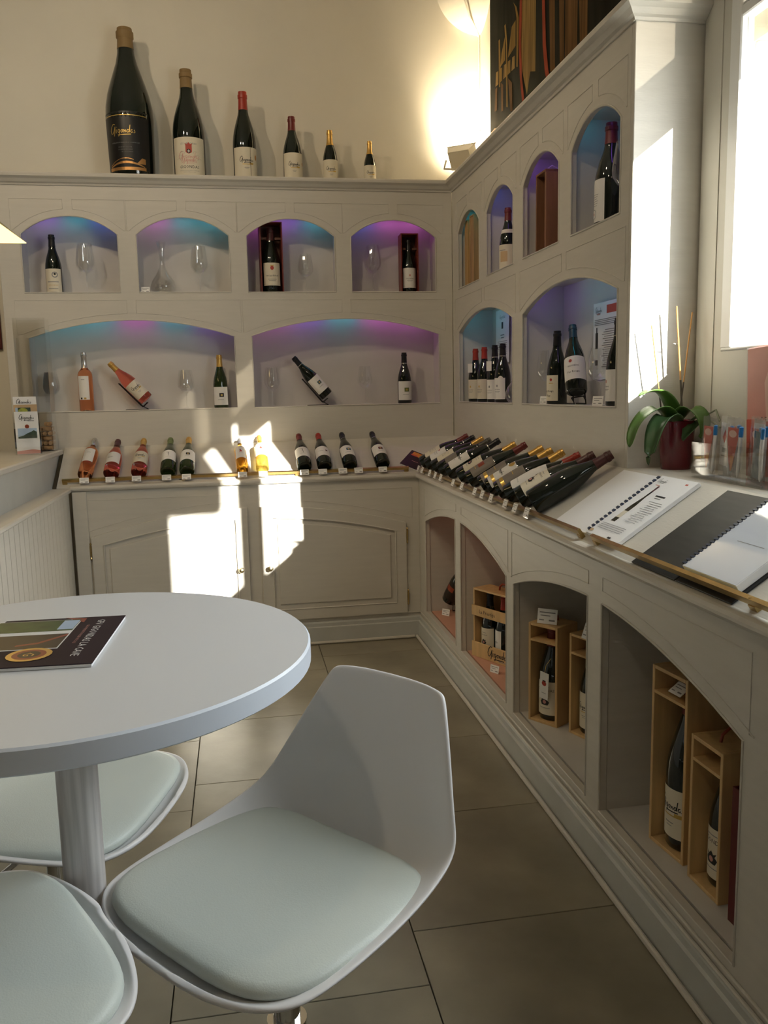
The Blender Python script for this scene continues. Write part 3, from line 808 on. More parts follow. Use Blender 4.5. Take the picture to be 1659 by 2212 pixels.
def decanter(label, loc, H=.29, rb_=.085):
    o = thing('decanter', label, 'decanter', loc)
    MB().lathe([(0, .004), (rb_*.5, .002), (rb_*.75, .004), (rb_*.97, .025), (rb_, .045), (rb_*.85, .075), (rb_*.5, .11), (rb_*.24, .15), (rb_*.19, .19), (rb_*.24, .24), (rb_*.42, H), (rb_*.40, H), (rb_*.22, .24), (rb_*.17, .19), (rb_*.22, .15), (rb_*.48, .11), (rb_*.83, .074), (rb_*.97, .045), (rb_*.93, .028), (rb_*.7, .008), (0, .007)], 30).build('flask', 'crystal', o)
    return o
def tagcard(label, loc, w=.046, h=.028, rz=0, tilt=18, n=3, group='small white price cards', par=None):
    o = thing('price_card', label, 'price card', loc, (R(-tilt), 0, rz), group)
    MB().box(-w/2, w/2, 0, .0012, 0, h).build('card', 'card', o)
    pm = MB(); prints(pm, [('ink_grey', 0, h*.76, 'r', w*.8, h*.07), ('ink_grey', -.1*w, h*.55, 'r', w*.5, h*.06), ('ink_grey', -.28*w, h*.25, 'r', w*.25, h*.07), ('ink_grey', .24*w, h*.25, 'r', w*.3, h*.11)], lambda x, y, i: (x, -.0003, y)); pm.build('print', None, o)
    return o

ZS, ZL = 1.986, 1.340
bottle('dark bottle with an ornate pale label in the top niche by the bar', (-2.243, .09, ZS), .318, .044, lab=dict(z=(.03, .42), w=.36, m='cream', p=[('ink_grey', .012, .03, 'd', .016), ('cream', .012, .03, 'd', .011), ('ink', .012, .034, 'd', .006), ('ink_grey', 0, -.008, 'r', .06, .004), ('ink_gold', 0, -.026, 't', 'GIGONDAS', .010), ('ink_grey', 0, -.044, 'r', .05, .003)]), cap='cap_black')
wineglass('clear wine glass beside the bottle with the ornate pale label', (-2.072, .09, ZS), .272, .052)
decanter('clear crystal decanter with a flared neck in the second top niche', (-1.660, .102, ZS), .29, .072)
tagcard('small white price card at the foot of the crystal decanter', (-1.752, .02, ZS), .045, .032, 0, 5)
wineglass('clear wine glass beside the crystal decanter', (-1.455, .09, ZS), .262, .050)
wineglass('short clear wine glass beside the taller open bottle case', (-.853, .09, ZS), .222, .046)
wineglass('clear wine glass beside the smaller open bottle case', (-.458, .09, ZS), .275, .052)
def open_case(label, x, y, z, w, d, h, rz, blabel, bH, bR, lab, cap):
    o = thing('bottle_case', label, 'case', (x, y, z), (0, 0, rz))
    t = .006
    for nm, a in (('side_panel', (-w/2, -w/2+t, -d/2, d/2, 0, h)), ('side_panel', (w/2-t, w/2, -d/2, d/2, 0, h)), ('back_panel', (-w/2+t, w/2-t, d/2-t, d/2, t, h-t)), ('base_panel', (-w/2+t, w/2-t, -d/2, d/2, 0, t)), ('top_panel', (-w/2+t, w/2-t, -d/2, d/2, h-t, h))):
        MB().box(*a).build(nm, 'box_inner' if nm == 'back_panel' else 'box_red', o)
    # neck holder: two strips left and right of the neck
    zn = .83*bH
    for s in (-1, 1): MB().box(min(s*(w/2-t), s*bR*.46), max(s*(w/2-t), s*bR*.46), -d*.2, d*.2, zn, zn+.012).build('neck_holder', 'box_inner', o)
    bottle(blabel, (x, y-.002, z+t), bH, bR, lab=lab, cap=cap, rot=(0, 0, rz))
open_case('tall open dark red case standing in the third top niche', -1.050, .095, ZS, .128, .118, .392, .04, 'magnum with a cream crest label inside the taller dark red case', .362, .052,
          dict(z=(.10, .45), w=.34, m='cream', p=[('ink_red', .0, .035, 'd', .010, (1, 1.2)), ('ink_gold', 0, .048, 'r', .02, .004), ('ink', 0, -.008, 't', 'VACQUEYRAS', .012), ('ink_grey', 0, -.028, 'r', .05, .002), ('ink_grey', 0, -.036, 'r', .04, .002)]), 'cap_brown')
open_case('small open dark red case standing in the last top niche near the corner', -.243, .095, ZS, .104, .100, .338, -.03, 'bottle with a plain pale label inside the smaller dark red case', .300, .042,
          dict(z=(.08, .46), w=.36, m='white_label', p=P_text(1, 'GIGONDAS', .009, 'ink_pink')), 'cap_black')

# wide lower niches
wineglass('clear wine glass at the bar end of the wide niche, beside the upright rose bottle', (-2.303, .09, ZL), .222, .046)
bottle('upright pale rose bottle with silver capsule and tall white label', (-2.118, .09, ZL), .328, .040, 'bord', 'rose_glass', 'cap_silver', .74,
       dict(z=(.20, .60), w=.26, m='white_label', p=[('ink', -.013, -.058, 'r', .010, .010), ('ink_gold', .008, -.058, 'r', .012, .010), ('ink_grey', 0, .045, 'r', .02, .003)], az=-.2))
wineglass('clear wine glass beside the upright white wine bottle with gold capsule', (-1.565, .09, ZL), .222, .048)
bottle('upright white wine bottle with gold capsule and square emblem label', (-1.370, .09, ZL), .303, .0415, glass='green_glass', cap='cap_gold', capz=.78, lab=dict(z=(.06, .40), w=.38, m='white_label', p=P_square(1.3)))
wineglass('faint clear wine glass between the white wine bottle and the tilted dark bottle', (-1.071, .09, ZL), .228, .046)
wineglass('clear wine glass between the tilted dark bottle and the upright dark bottle', (-.520, .09, ZL), .226, .046)
bottle('upright dark bottle with square emblem label at the corner end of the wide niche', (-.281, .09, ZL), .302, .0415, cap='cap_black', capz=.79, band='cap_silver', lab=dict(z=(.07, .44), w=.40, m='white_label', p=P_square(1.4, 'cap_green')))
def tilted(blabel, slabel, base, neck, y, z, H, Rr, glass, cap, lab, band=None):
    """bottle lying on a wire stand: base centre and neck end given in the x-z plane"""
    b = Vector((base[0], y, base[1])); n_ = Vector((neck[0], y, neck[1])); d = (n_-b).normalized()
    zax = d; yax = Vector((0, 1, 0)); xax = yax.cross(zax).normalized()
    rot = Matrix((xax, yax, zax)).transposed()
    bottle(blabel, b, H, Rr, glass=glass, cap=cap, lab=lab, rot=rot, band=band)
    s = thing('bottle_stand', slabel, 'stand')
    up = xax if xax.z > 0 else -xax
    q = lambda t, off, dy: b+d*t-up*(Rr+.004)*off+Vector((0, dy, 0))
    foot = lambda x, dy: Vector((x, y+dy, z+.003))
    for dy in (-.022, .022):
        MB().tube([q(.17, 1, dy), q(.0, 1, dy), q(-.014, 1, dy), q(-.014, .2, dy)], .0028, 6).build('cradle_wire', 'iron', s)
        MB().tube([q(.0, 1, dy), foot(b.x+.008, dy), foot(b.x-.115, dy)], .0028, 6).build('foot_wire', 'iron', s)
    MB().tube([q(-.014, .2, -.022), q(-.014, .2, .022)], .0028, 6).build('stop_wire', 'iron', s)
    MB().tube([foot(b.x-.115, -.022), foot(b.x-.115, .022)], .0028, 6).build('cross_wire', 'iron', s)
tilted('pink rose bottle with gold capsule lying tilted on a wire stand', 'black wire stand under the tilted pink rose bottle', (-1.788, 1.398), (-1.965, 1.590), .09, ZL, .285, .041, 'rose_glass_b', 'cap_gold', dict(z=(.10, .44), w=.42, m='cream', p=P_script(1.1), az=.25))
tilted('dark bottle with white emblem label lying tilted on a wire stand', 'black wire stand under the tilted dark bottle', (-.752, 1.398), (-.922, 1.600), .09, ZL, .295, .041, 'black_glass', 'cap_black', dict(z=(.12, .46), w=.40, m='white_label', p=P_square(1.2, 'teal_print'), az=.3), band='cap_silver')

# ------------------------------------------------------------------ bottles lying on the back slope
def lying(label, x, s0, yaw, fnp, ROT, H=.298, Rr=.041, roll=0, **k):
    """bottle on the slope: base at s0 up the slope, axis up the slope turned by yaw"""
    ax = Vector((math.sin(yaw), math.cos(yaw), 0)); nz = Vector((0, 0, 1))
    zax = ROT @ ax; fr_ = ROT @ nz                     # label faces away from the slope
    yax = -fr_; xax = yax.cross(zax)
    rot = Matrix((xax, yax, zax)).transposed() @ Matrix.Rotation(roll, 3, 'Z')
    return bottle(label, fnp(x, s0, Rr+.001), H, Rr, rot=rot, **k)
SB = .034
GB = 'bottles lying on the back counter'
WL = lambda p, z=(.16, .46), w=.40, m='white_label', az=0: dict(z=z, w=w, m=m, p=p, az=az)
lying('rose bottle with silver capsule and narrow label, nearest the bar on the back counter', -2.094, SB, .07, slopeB, ROTB, .32, .0385, kind='bord', glass='rose_glass', cap='cap_silver', capz=.80, lab=WL([('ink_grey', 0, .02, 'r', .02, .002)], (.26, .60), .26), group=GB)
lying('rose bottle with dark capsule and plain white label on the back counter', -1.960, SB, .05, slopeB, ROTB, glass='rose_glass_b', cap='cap_brown', lab=WL([('ink_grey', -.012, 0, 's', .03)], (.20, .50), .34), group=GB)
lying('rose bottle with gold capsule and cream scripted label on the back counter', -1.817, SB, .04, slopeB, ROTB, glass='rose_glass_b', cap='cap_gold', lab=WL(P_script(1.05), (.18, .50), .44, 'cream'), group=GB)
lying('dark bottle with green capsule on the back counter', -1.665, SB, .02, slopeB, ROTB, glass='green_glass', cap='cap_green', lab=WL(P_vine(.9), (.22, .50), .38), group=GB)
lying('dark green bottle with gold capsule and black square emblem on the back counter', -1.564, SB, .02, slopeB, ROTB, glass='green_glass', cap='cap_gold', lab=WL(P_square(1.1), (.20, .50), .42), group=GB)
lying('slim amber sweet wine bottle lying in the sun patch', -1.268, SB, -.03, slopeB, ROTB, .285, .033, kind='bord', glass='amber_wine', cap='cap_silver', capz=.83, lab=WL(P_figure(1), (.28, .66), .32), group=GB)
lying('golden sweet wine bottle with tan capsule lying in the sun patch', -1.157, SB, -.02, slopeB, ROTB, .305, .036, kind='bord', glass='gold_wine', cap='cap_gold', capz=.82, lab=WL(P_figure(1.1), (.30, .68), .34), group=GB)
lying('dark bottle with dark red capsule and vine drawing label, first beyond the sun patch', -.928, SB, -.03, slopeB, ROTB, cap='cap_darkred', lab=WL(P_vine(1), (.18, .46), .42), group=GB)
lying('dark bottle with red capsule and small corner emblem on its label', -.815, SB, -.03, slopeB, ROTB, cap='cap_red', lab=WL([('cap_brown', .022, .004, 'r', .013, .011), ('ink_grey', -.01, 0, 'r', .03, .002)], (.18, .46), .42), group=GB)
lying('dark bottle with black capsule and dark square emblem, between two price cards', -.671, SB, -.05, slopeB, ROTB, cap='cap_black', band='cap_silver', lab=WL(P_square(1.3, 'teal_print'), (.18, .46), .40), group=GB)
lying('black-capped bottle with dark square emblem, last on the back counter before the corner', -.486, SB, -.07, slopeB, ROTB, cap='cap_black', band='cap_silver', lab=WL(P_square(1.25, 'cap_brown'), (.18, .46), .40), group=GB)
def slope_tag(x, fnp, ROT, lab, s=-.006, h0=.004, grp='price cards on the back rail', w=.048, hh=.03):
    o = thing('price_card', lab, 'price card', fnp(x, s, .020), (ROT @ Matrix.Rotation(R(38), 3, 'X')), grp)
    MB().box(-w/2, w/2, 0, hh, 0, .0012).build('card', 'card', o)
    pm = MB(); prints(pm, [('ink_grey', 0, hh*.78, 'r', w*.8, .002), ('ink_grey', -.006, hh*.58, 'r', w*.5, .0016), ('ink_grey', -.012, hh*.22, 'r', .010, .0018), ('ink', .012, hh*.22, 'r', .014, .003)], lambda a, b, i: (a, b, .0015)); pm.build('print', None, o)
    return o
TAGB = ['the rose bottle with silver capsule', 'the rose bottle with dark capsule', 'the rose bottle with gold capsule', 'the bottle with green capsule', 'the dark green bottle with gold capsule', 'the slim amber bottle', 'the golden sweet wine bottle', 'the vine drawing bottle', 'the red-capped bottle on the back counter', 'the emblem bottle, on its sunward side', 'the emblem bottle, on its corner side', 'the last emblem bottle before the corner']
for i, x in enumerate((-2.096, -1.963, -1.828, -1.672, -1.567, -1.268, -1.157, -.930, -.829, -.717, -.628, -.491)):
    slope_tag(x, slopeB, ROTB, 'small price card below '+TAGB[i])

# leaflet book lying in the corner
o = thing('leaflet', 'dark leaflet with an orange picture lying in the counter corner', 'leaflet', slopeB(-.335, .045, .002), ROTB @ Matrix.Rotation(R(-38), 3, 'Z'))
MB().bbox(-.055, .055, 0, .150, 0, .008, .001).build('pages', 'paper', o)
MB().box(-.056, .056, -.001, .151, .008, .0092).build('cover', 'photo_dark', o)
pm = MB(); prints(pm, [('orange_print', .008, .125, 'r', .09, .035), ('red_print', -.02, .112, 'r', .04, .012), ('ink_pink', .01, .06, 'r', .04, .003)], lambda a, b, i: (a, b, .0096+.0001*i)); pm.build('print', None, o)

# ------------------------------------------------------------------ dark row on the side slope
GR = 'dark bottles lying side by side on the side counter'
C_ = lambda p, z=(.14, .46), w=.40, m='cream', az=.25: dict(z=z, w=w, m=m, p=p, az=az)
ROWR = [
 (-.341, -.448, 'red-capped bottle with a cream label, innermost of the slanted row by the corner', 'cap_darkred', C_(P_lines(1)), {}),
 (-.469, -.581, 'black-capped bottle with silver neck line, second from the corner in the slanted row', 'cap_black', C_(P_text(1, 'GIGONDAS', .007), m='white_label'), dict(band='cap_silver')),
 (-.632, -.735, 'gold-capped bottle with a cream label, third from the corner in the slanted row', 'cap_gold', C_(P_lines(1)), {}),
 (-.762, -.871, 'olive-capped bottle with a small grey label, fourth from the corner in the slanted row', 'cap_olive', C_(P_lines(1, 4), (.18, .40), .30, 'grey_label'), {}),
 (-.911, -.998, 'black-capped bottle with a large pale label, fifth from the corner in the slanted row', 'cap_black', C_(P_script(1, gold=False), (.10, .46), .34, 'white_label'), dict(band='cap_silver')),
 (-1.146, -1.249, 'gold-capped bottle with a cream crest label, beside the gap in the slanted row', 'cap_gold', C_(P_castle(.9, 'GIGONDAS', .006)), {}),
 (-1.298, -1.376, 'dark-red-capped bottle with a brown picture label in the slanted row', 'cap_darkred', C_([('photo_rust', 0, .0, 'r', .036, .03), ('ink_gold', 0, -.03, 'r', .03, .003)], (.10, .48), .36, 'grey_label'), {}),
 (-1.500, -1.585, 'gold-capped bottle with a taupe and gold label, next to the one with a white seal', 'cap_gold', C_([('gold', 0, -.038, 'r', .09, .016), ('ink_gold', 0, .01, 'r', .03, .003)], (.06, .46), .40, 'grey_label'), {}),
 (-1.603, -1.699, 'gold-capped bottle with white and gold label bearing a white seal', 'cap_gold', C_([('gold', 0, -.045, 'r', .09, .014), ('ink', .0, 0, 's', .05), ('gold', 0, .050, 'd', .014)], (.06, .50), .40, 'white_label'), {}),
 (-1.726, -1.818, 'gold-capped bottle with a taupe label below the bright red capsule', 'cap_gold', C_([('gold', 0, -.040, 'r', .09, .016), ('ink_gold', 0, .012, 'r', .03, .003)], (.06, .46), .42, 'grey_label'), {}),
 (-1.851, -1.975, 'bottle with a bright red capsule and a diagonal white label', 'cap_red', [C_([('ink_grey', .0, -.02, 't', 'GIGONDAS', .008)], (.12, .44), .26, 'white_label', .2), C_([], (.42, .60), .14, 'white_label', .45)], dict(H=.312)),
 (-1.988, -2.083, 'dark-brown-capped bottle with a cream castle label and hanging cord', 'cap_brown', C_(P_castle(1.05, 'GIGONDAS', .009), (.10, .46), .42, 'cream', .1), dict(H=.312, Rr=.043)),
 (-2.130, -2.209, 'brown-capped bottle with its label turned away, outermost of the slanted row', 'cap_brown', C_([('ink_grey', 0, 0, 'r', .03, .002)], (.10, .44), .36, 'cream', -1.45), dict(H=.318, Rr=.046)),
]
for yb, yn, lab_, cap_, lb, kw in ROWR:
    H_ = kw.pop('H', .300); R_ = kw.pop('Rr', .0405)
    yaw = math.asin(max(-.5, min(.5, -(yn-yb)/.29)))
    lying(lab_, yb, .041, yaw, slopeR, ROTR, H_, R_, cap=cap_, capz=.79, lab=lb, group=GR, **kw)
ORD = 'first second third fourth fifth sixth seventh eighth ninth tenth eleventh twelfth thirteenth'.split()
for i_, y_ in enumerate((-.30, -.402, -.582, -.71, -.827, -1.073, -1.231, -1.441, -1.552, -1.676, -1.859, -1.973, -2.098)):
    o = slope_tag(y_-.03, slopeR, ROTR, 'price card in a clear holder, '+ORD[i_]+' from the corner under the slanted row', grp='price cards on the side rail', w=.044, hh=.032)
    MB().box(-.025, .025, -.004, .036, -.0022, -.0008).build('holder', 'acrylic', o)

# ------------------------------------------------------------------ contents of the side niches
ZS2, ZL2 = 1.985, 1.345
def ax_x(y): return y
# wooden boxes in the first narrow niche
def wood_case(label, x, y, z, w, d, h, rz, m='wood_plank', lid=False):
    o = thing('wooden_case', label, 'case', (x, y, z), (0, 0, rz))
    t = .009
    for nm, a in (('side_panel', (-w/2, -w/2+t, -d/2, d/2, 0, h)), ('side_panel', (w/2-t, w/2, -d/2, d/2, 0, h)), ('back_panel', (-w/2+t, w/2-t, d/2-t, d/2, t, h-t)), ('base_panel', (-w/2+t, w/2-t, -d/2, d/2-t, 0, t)), ('top_panel', (-w/2+t, w/2-t, -d/2, d/2-t, h-t, h))):
        MB().bbox(*a, .0012).build(nm, m, o)
    if lid: MB().bbox(-w/2+t+.001, w/2-t-.001, -d/2+.002, -d/2+.008, t+.001, h-t-.001, .001).build('sliding_lid', m, o)
    return o
wood_case('narrow closed pine case standing in the innermost side niche', .075, -.205, ZS2, .060, .095, .365, R(-90), 'wood_mid', True)
wood_case('second pine case, beside the narrow one in the innermost side niche', .070, -.320, ZS2, .066, .090, .372, R(-86), 'wood_plank', True)
bottle('old dusty bottle with a torn cream label in the second side niche', (.070, -.818, ZS2), .305, .043, cap='cap_darkred', capz=.80, rot=(0, 0, R(-62)),
       lab=[dict(z=(.05, .42), w=.40, m='cream', p=[('tan_print', .01, 0, 'r', .04, .05), ('ink_grey', 0, .03, 'r', .04, .003)]), dict(z=(.60, .66), w=.5, m='cream', p=[])])
oc = wood_case('red-brown wooden case standing open in the third side niche', .080, -1.375, ZS2, .115, .100, .335, R(-90), 'wood_red')
MB().tube([(.0, 0, .33), (.0, -.015, .352), (.0, .0, .362), (.0, .025, .352), (0, .03, .33)], .003, 6).build('cord_handle', 'white_label', oc)
ol = thing('case_lid', 'red-brown sliding lid leaning against the wooden case in the third side niche', 'lid', (.085, -1.452, ZS2), (0, 0, R(-4)))
MB().bbox(-.06, .06, -.006, .006, .0, .318, .001).build('board', 'wood_red', ol)
bottle('magnum with red-brown capsule and white text label in the niche nearest the window', (.085, -1.945, ZS2), .362, .057, cap='cap_darkred', capz=.80, rot=(0, 0, R(-100)), lab=dict(z=(.055, .46), w=.30, m='white_label', p=P_lines(1.1, 6, .05)+[('ink_grey', 0, -.045, 'd', .017), ('white_label', 0, -.045, 'd', .015), ('ink_pink', 0, -.045, 'd', .005)], az=0))
wineglass('clear wine glass beside the magnum in the niche nearest the window', (.078, -2.085, ZS2), .262, .050)

# lower side niches
def nb(label, x, y, cap, lab, H=.298, rz=-62, **k): return bottle(label, (x, y, ZL2), H, .0415, cap=cap, capz=.79, lab=lab, rot=(0, 0, R(rz)), **k)
hang = lambda o: MB().box(-.018, .018, -.0435, -.0425, .165, .215).build('neck_tag', 'white_label', o)
nb('red-capped bottle with yellow-seal cream label, inner one of two', .070, -.232, 'cap_red', dict(z=(.06, .42), w=.34, m='cream', p=P_text(1, 'GIGONDAS', .007, 'gold')), extra=hang)
nb('red-capped bottle with yellow-seal cream label, outer one of two', .070, -.406, 'cap_red', dict(z=(.06, .42), w=.34, m='cream', p=P_text(1, 'GIGONDAS', .007, 'gold')))
nb('black-capped bottle with silver neck line and hanging tag beside the red-capped pair', .070, -.596, 'cap_black', dict(z=(.06, .40), w=.34, m='white_label', p=P_text(1, 'GIGONDAS', .007, 'ink_grey')), band='cap_silver', extra=hang)
nb('black-capped bottle with a round seal, next to the glass decanter', .070, -.730, 'cap_black', dict(z=(.06, .42), w=.34, m='white_label', p=[('white_label', .02, .05, 'd', .014)]+P_text(1, 'GIGONDAS', .007, 'ink_grey')), band='cap_silver')
decanter('round clear decanter at the end of the small lower side niche', (.102, -.900, ZL2), .25, .072)
def sheet(name, label, y0, y1, z0, z1, x, items):
    o = thing(name, label, 'sheet', (x, (y0+y1)/2, z0), (0, 0, R(-90)))
    w, h = abs(y1-y0), z1-z0
    MB().box(-w/2, w/2, 0, .0012, 0, h).build('paper', 'paper', o)
    pm = MB(); prints(pm, items(w, h), lambda a, b, i: (a, -.0003-.00006*i, b)); pm.build('print', None, o)
sheet('printed_notice', 'white printed notice with a small emblem pinned in the small lower side niche', -.245, -.475, 1.560, 1.850, .188,
      lambda w, h: [('ink_grey', 0, h*.86, 't', 'Gigondas', .028), ('ink', 0, h*.70, 'r', .03, .036), ('ink_grey', 0, h*.52, 'r', w*.3, .005), ('ink_grey', 0, h*.47, 'r', w*.22, .005)]+[('ink_grey', 0, h*(.40-.035*i), 'r', w*.74, .0025) for i in range(8)])
sheet('product_sheet', 'white product sheet with a red header and bottle picture in the wide side niche', -1.600, -1.850, 1.445, 1.750, .178,
      lambda w, h: [('red_print', w*.22, h*.90, 'r', w*.44, .032), ('ink_grey', -w*.3, h*.90, 's', .06), ('ink_pink', -w*.3, h*.855, 'r', .03, .006)]+[('ink_grey', 0, h*(.78-.022*i), 'r', w*.9, .003) for i in range(4)]
      +[('ink', -w*.36, h*.40, 'r', .024, .13), ('ink', -w*.36, h*.60, 'r', .010, .05), ('white_label', -w*.36, h*.33, 'r', .024, .045)]+[('ink_grey', w*.12, h*(.64-.028*i), 'r', w*.55*(.6+.4*((i*7) % 5)/4), .003) for i in range(18)])
wineglass('clear wine glass left of the tall bottle in the wide side niche', (.085, -1.320, ZL2), .235, .047)
bottle('tall black bottle with a printed cream label in the wide side niche', (.072, -1.472, ZL2), .308, .043, cap='cap_black', capz=.80, rot=(0, 0, R(-85)), lab=dict(z=(.05, .40), w=.32, m='cream', p=[('ink_red', .012, .035, 'd', .006), ('ink_gold', .012, .02, 'r', .02, .003), ('ink', .0, -.012, 't', 'Pur Rouge', .012), ('ink', 0, -.032, 't', 'Pur', .014)], az=.2))
b_ = Vector((.070, -1.690, ZL2+.050)); d_ = Vector((.10, .40, .88)).normalized(); fr_ = Vector((-.55, -.75, .45)); fr_ = (fr_-d_*fr_.dot(d_)).normalized()
ya = -fr_; xa = ya.cross(d_)
bottle('dark bottle with blue capsule propped on a stand in the wide side niche', b_, .30, .043, cap='cap_blue', capz=.80, rot=Matrix((xa, ya, d_)).transposed(), lab=dict(z=(.14, .48), w=.44, m='white_label', p=[('ink_red', -.01, .03, 'd', .007), ('ink', 0, .008, 't', 'GIGONDAS', .009), ('ink', .0, -.018, 't', 'Pur Rouge', .012)]))
st = thing('bottle_stand', 'black metal stand under the propped bottle in the wide side niche', 'stand')
side = d_.cross(fr_).normalized()
for dy in (-.024, .024):
    p0 = b_-fr_*.049+side*dy
    MB().tube([p0+d_*.15, p0+d_*.0, p0-d_*.014, p0-d_*.014+fr_*.035], .003, 6).build('cradle_wire', 'iron', st)
    MB().tube([p0+d_*.005, Vector((p0.x, p0.y-.01, ZL2+.004)), Vector((p0.x, p0.y+.09, ZL2+.004))], .003, 6).build('foot_wire', 'iron', st)
MB().tube([b_-fr_*.014-d_*.014-side*.024, b_-fr_*.014-d_*.014+side*.024], .003, 6).build('stop_wire', 'iron', st)
wineglass('clear wine glass between the propped bottle and the product sheet', (.078, -1.900, ZL2), .215, .050)
bottle('dark bottle with plain pale label at the window end of the wide side niche', (.074, -2.058, ZL2), .312, .044, cap='cap_black', capz=.80, band='cap_silver', rot=(0, 0, R(-95)), lab=dict(z=(.06, .42), w=.34, m='white_label', p=P_text(1, 'GIGONDAS', .007, 'ink_pink')))
tagcard('price card left of the tall black bottle in the wide side niche', (.036, -1.400, ZL2+.0008), .05, .034, R(-75), 8)
tagcard('price card in front of the wine glass by the product sheet', (.036, -1.965, ZL2+.0008), .06, .036, R(-75), 8)

# ------------------------------------------------------------------ lower bays
def gift_box(label, a, ang, w, d, h, z, rz_shelf, blabel, bH, bR, blab, cap, m='wood_light', m2='wood_mid', handle=True, grp=None):
    """open-fronted wooden bottle box; a = front left bottom corner, ang = direction of its front edge"""
    o = thing('bottle_box', label, 'wooden box', (a[0], a[1], z), (0, 0, R(ang)), grp)
    t = .010
    # local x along the front, y into the box
    P_ = lambda nm, x0, x1, y0, y1, z0, z1, mm: MB().bbox(x0, x1, y0, y1, z0, z1, .0012).build(nm, mm, o)
    P_('side_panel', 0, t, 0, d, 0, h, m); P_('side_panel', w-t, w, 0, d, 0, h, m)
    P_('base_panel', t, w-t, 0, d, 0, t, m); P_('top_panel', t, w-t, 0, d, h-t, h, m); P_('back_panel', t, w-t, d-t, d, t, h-t, m2)
    sh = board([(t, 0), (w-t, 0), (w-t, d-t), (t, d-t)], [[(w/2+bR*.45*math.cos(2*PI*i/14), d*.5+bR*.45*math.sin(2*PI*i/14)) for i in range(14)]], .008, 0)
    MB().add([(x, y, zz+rz_shelf) for x, y, zz in sh[0]], sh[1]).build('neck_shelf', m, o)
    if handle: MB().tube([(w/2, d*.25, h-.001), (w/2, d*.28, h+.018), (w/2, d*.40, h+.032), (w/2, d*.60, h+.032), (w/2, d*.72, h+.018), (w/2, d*.75, h-.001)], .004, 6).build('cord_handle', 'leather', o)
    c = Matrix.Rotation(R(ang), 3, 'Z') @ Vector((w/2, d*.5, t+.001))
    bottle(blabel, (a[0]+c.x, a[1]+c.y, z+c.z), bH, bR, cap=cap, capz=.78, lab=blab, rot=(0, 0, R(ang)))
    return o
ZA, ZBY = .187, .178
gift_box('pine bottle box with a price card on top and a tagged bottle inside', (-.250, -2.027), -57, .130, .125, .378, ZBY, .318, 'bottle with castle label and hanging tag inside a pine box', .355, .050, dict(z=(.06, .42), w=.34, m='cream', p=P_castle(1.2, 'GIGONDAS', .012)), 'cap_darkred')
gift_box('pine bottle box beside the one with the tagged bottle', (-.150, -2.176), -68, .125, .125, .372, ZBY, .305, 'bottle with scripted cream label inside the second pine box', .345, .050, dict(z=(.06, .44), w=.34, m='cream', p=P_script(1.2)), 'cap_darkred')
o = thing('hanging_tag', 'long white hanging tag with a red crest on the boxed bottle', 'tag', (-.218, -2.110, .385), (R(8), R(8), R(-57)))
MB().box(-.019, .019, 0, .0015, -.11, 0).build('card', 'card', o)
pm = MB(); prints(pm, [('ink_red', 0, -.045, 'd', .010), ('ink', 0, -.035, 'r', .014, .006), ('ink_grey', 0, -.085, 'r', .02, .002)], lambda a, b, i: (a, -.0004, b)); pm.build('print', None, o)
MB().tube([(0, .001, -.004), (.003, .004, .03), (.012, .02, .055)], .0008, 5).build('cord', 'gold', o)
tagcard('price card on top of the pine box with the tagged bottle', (-.197, -2.075, ZBY+.3795), .075, .055, R(-40), 12, group=None)
tagcard('price card on top of the pine box beside it, turned sideways', (-.128, -2.275, ZBY+.3735), .06, .055, R(-75), 20, group=None)
gift_box('tall pine box holding a huge bottle in the nearest bay', (-.214, -2.905), -83, .150, .150, .500, ZBY, .432, 'huge bottle with scripted cream label inside the tallest pine box', .470, .064, dict(z=(.07, .36), w=.36, m='cream', p=P_script(1.7)), 'cap_darkred', handle=False)
gift_box('pine box with leather cord handle beside the tallest box', (-.206, -3.094), -88, .132, .150, .382, ZBY, .325, 'bottle with castle label inside the pine box with leather handle', .358, .052, dict(z=(.06, .42), w=.36, m='cream', p=P_castle(1.25, 'GIGONDAS', .013)), 'cap_darkred')
tagcard('price card lying on the inner shelf of the tallest pine box', (-.195, -2.985, ZBY+.442), .05, .040, R(-83), 55, group=None)
oc = thing('gift_carton', 'deep red gift carton partly hidden beside the pine box', 'carton', (-.205, -3.337, ZBY), (0, 0, R(-88)))
for nm, a_ in (('side_panel', (-.06, -.056, 0, .12, 0, .33)), ('side_panel', (.056, .06, 0, .12, 0, .33)), ('back_panel', (-.056, .056, .116, .12, 0, .33)), ('base_panel', (-.056, .056, 0, .116, 0, .004)), ('front_panel', (-.056, .056, 0, .004, .004, .33))):
    MB().box(*a_).build(nm, 'crimson', oc)
# three-bottle carrier
ca = thing('bottle_carrier', 'slatted pine carrier with a red rope handle holding three bottles', 'carrier', (-.244, -1.257, ZA+.0005), (0, 0, R(-64)))
w, d, h = .300, .105, .322
PC = lambda nm, x0, x1, y0, y1, z0, z1, mm='wood_light': MB().bbox(x0, x1, y0, y1, z0, z1, .0012).build(nm, mm, ca)
PC('side_panel', 0, .009, 0, d, 0, h); PC('side_panel', w-.009, w, 0, d, 0, h); PC('top_panel', .009, w-.009, 0, d, h-.009, h); PC('base_panel', .009, w-.009, 0, d, 0, .009); PC('back_panel', .009, w-.009, d-.006, d, .009, h-.009, 'wood_mid')
s1 = PC('slat', -.004, w+.004, -.007, 0, .195, .243); s2 = PC('slat', -.004, w+.004, -.007, 0, .0, .070)
pm = MB(); prints(pm, [('ink', .10, .220, 't', 'La Prestige', .024)], lambda a, b, i: (a, -.0074, b)); pm.build('print', None, s1)
pm = MB(); prints(pm, [('ink', .17, .040, 's', .13), ('ink_grey', .20, .012, 'r', .05, .003)], lambda a, b, i: (a, -.0074, b)); pm.build('print', None, s2)
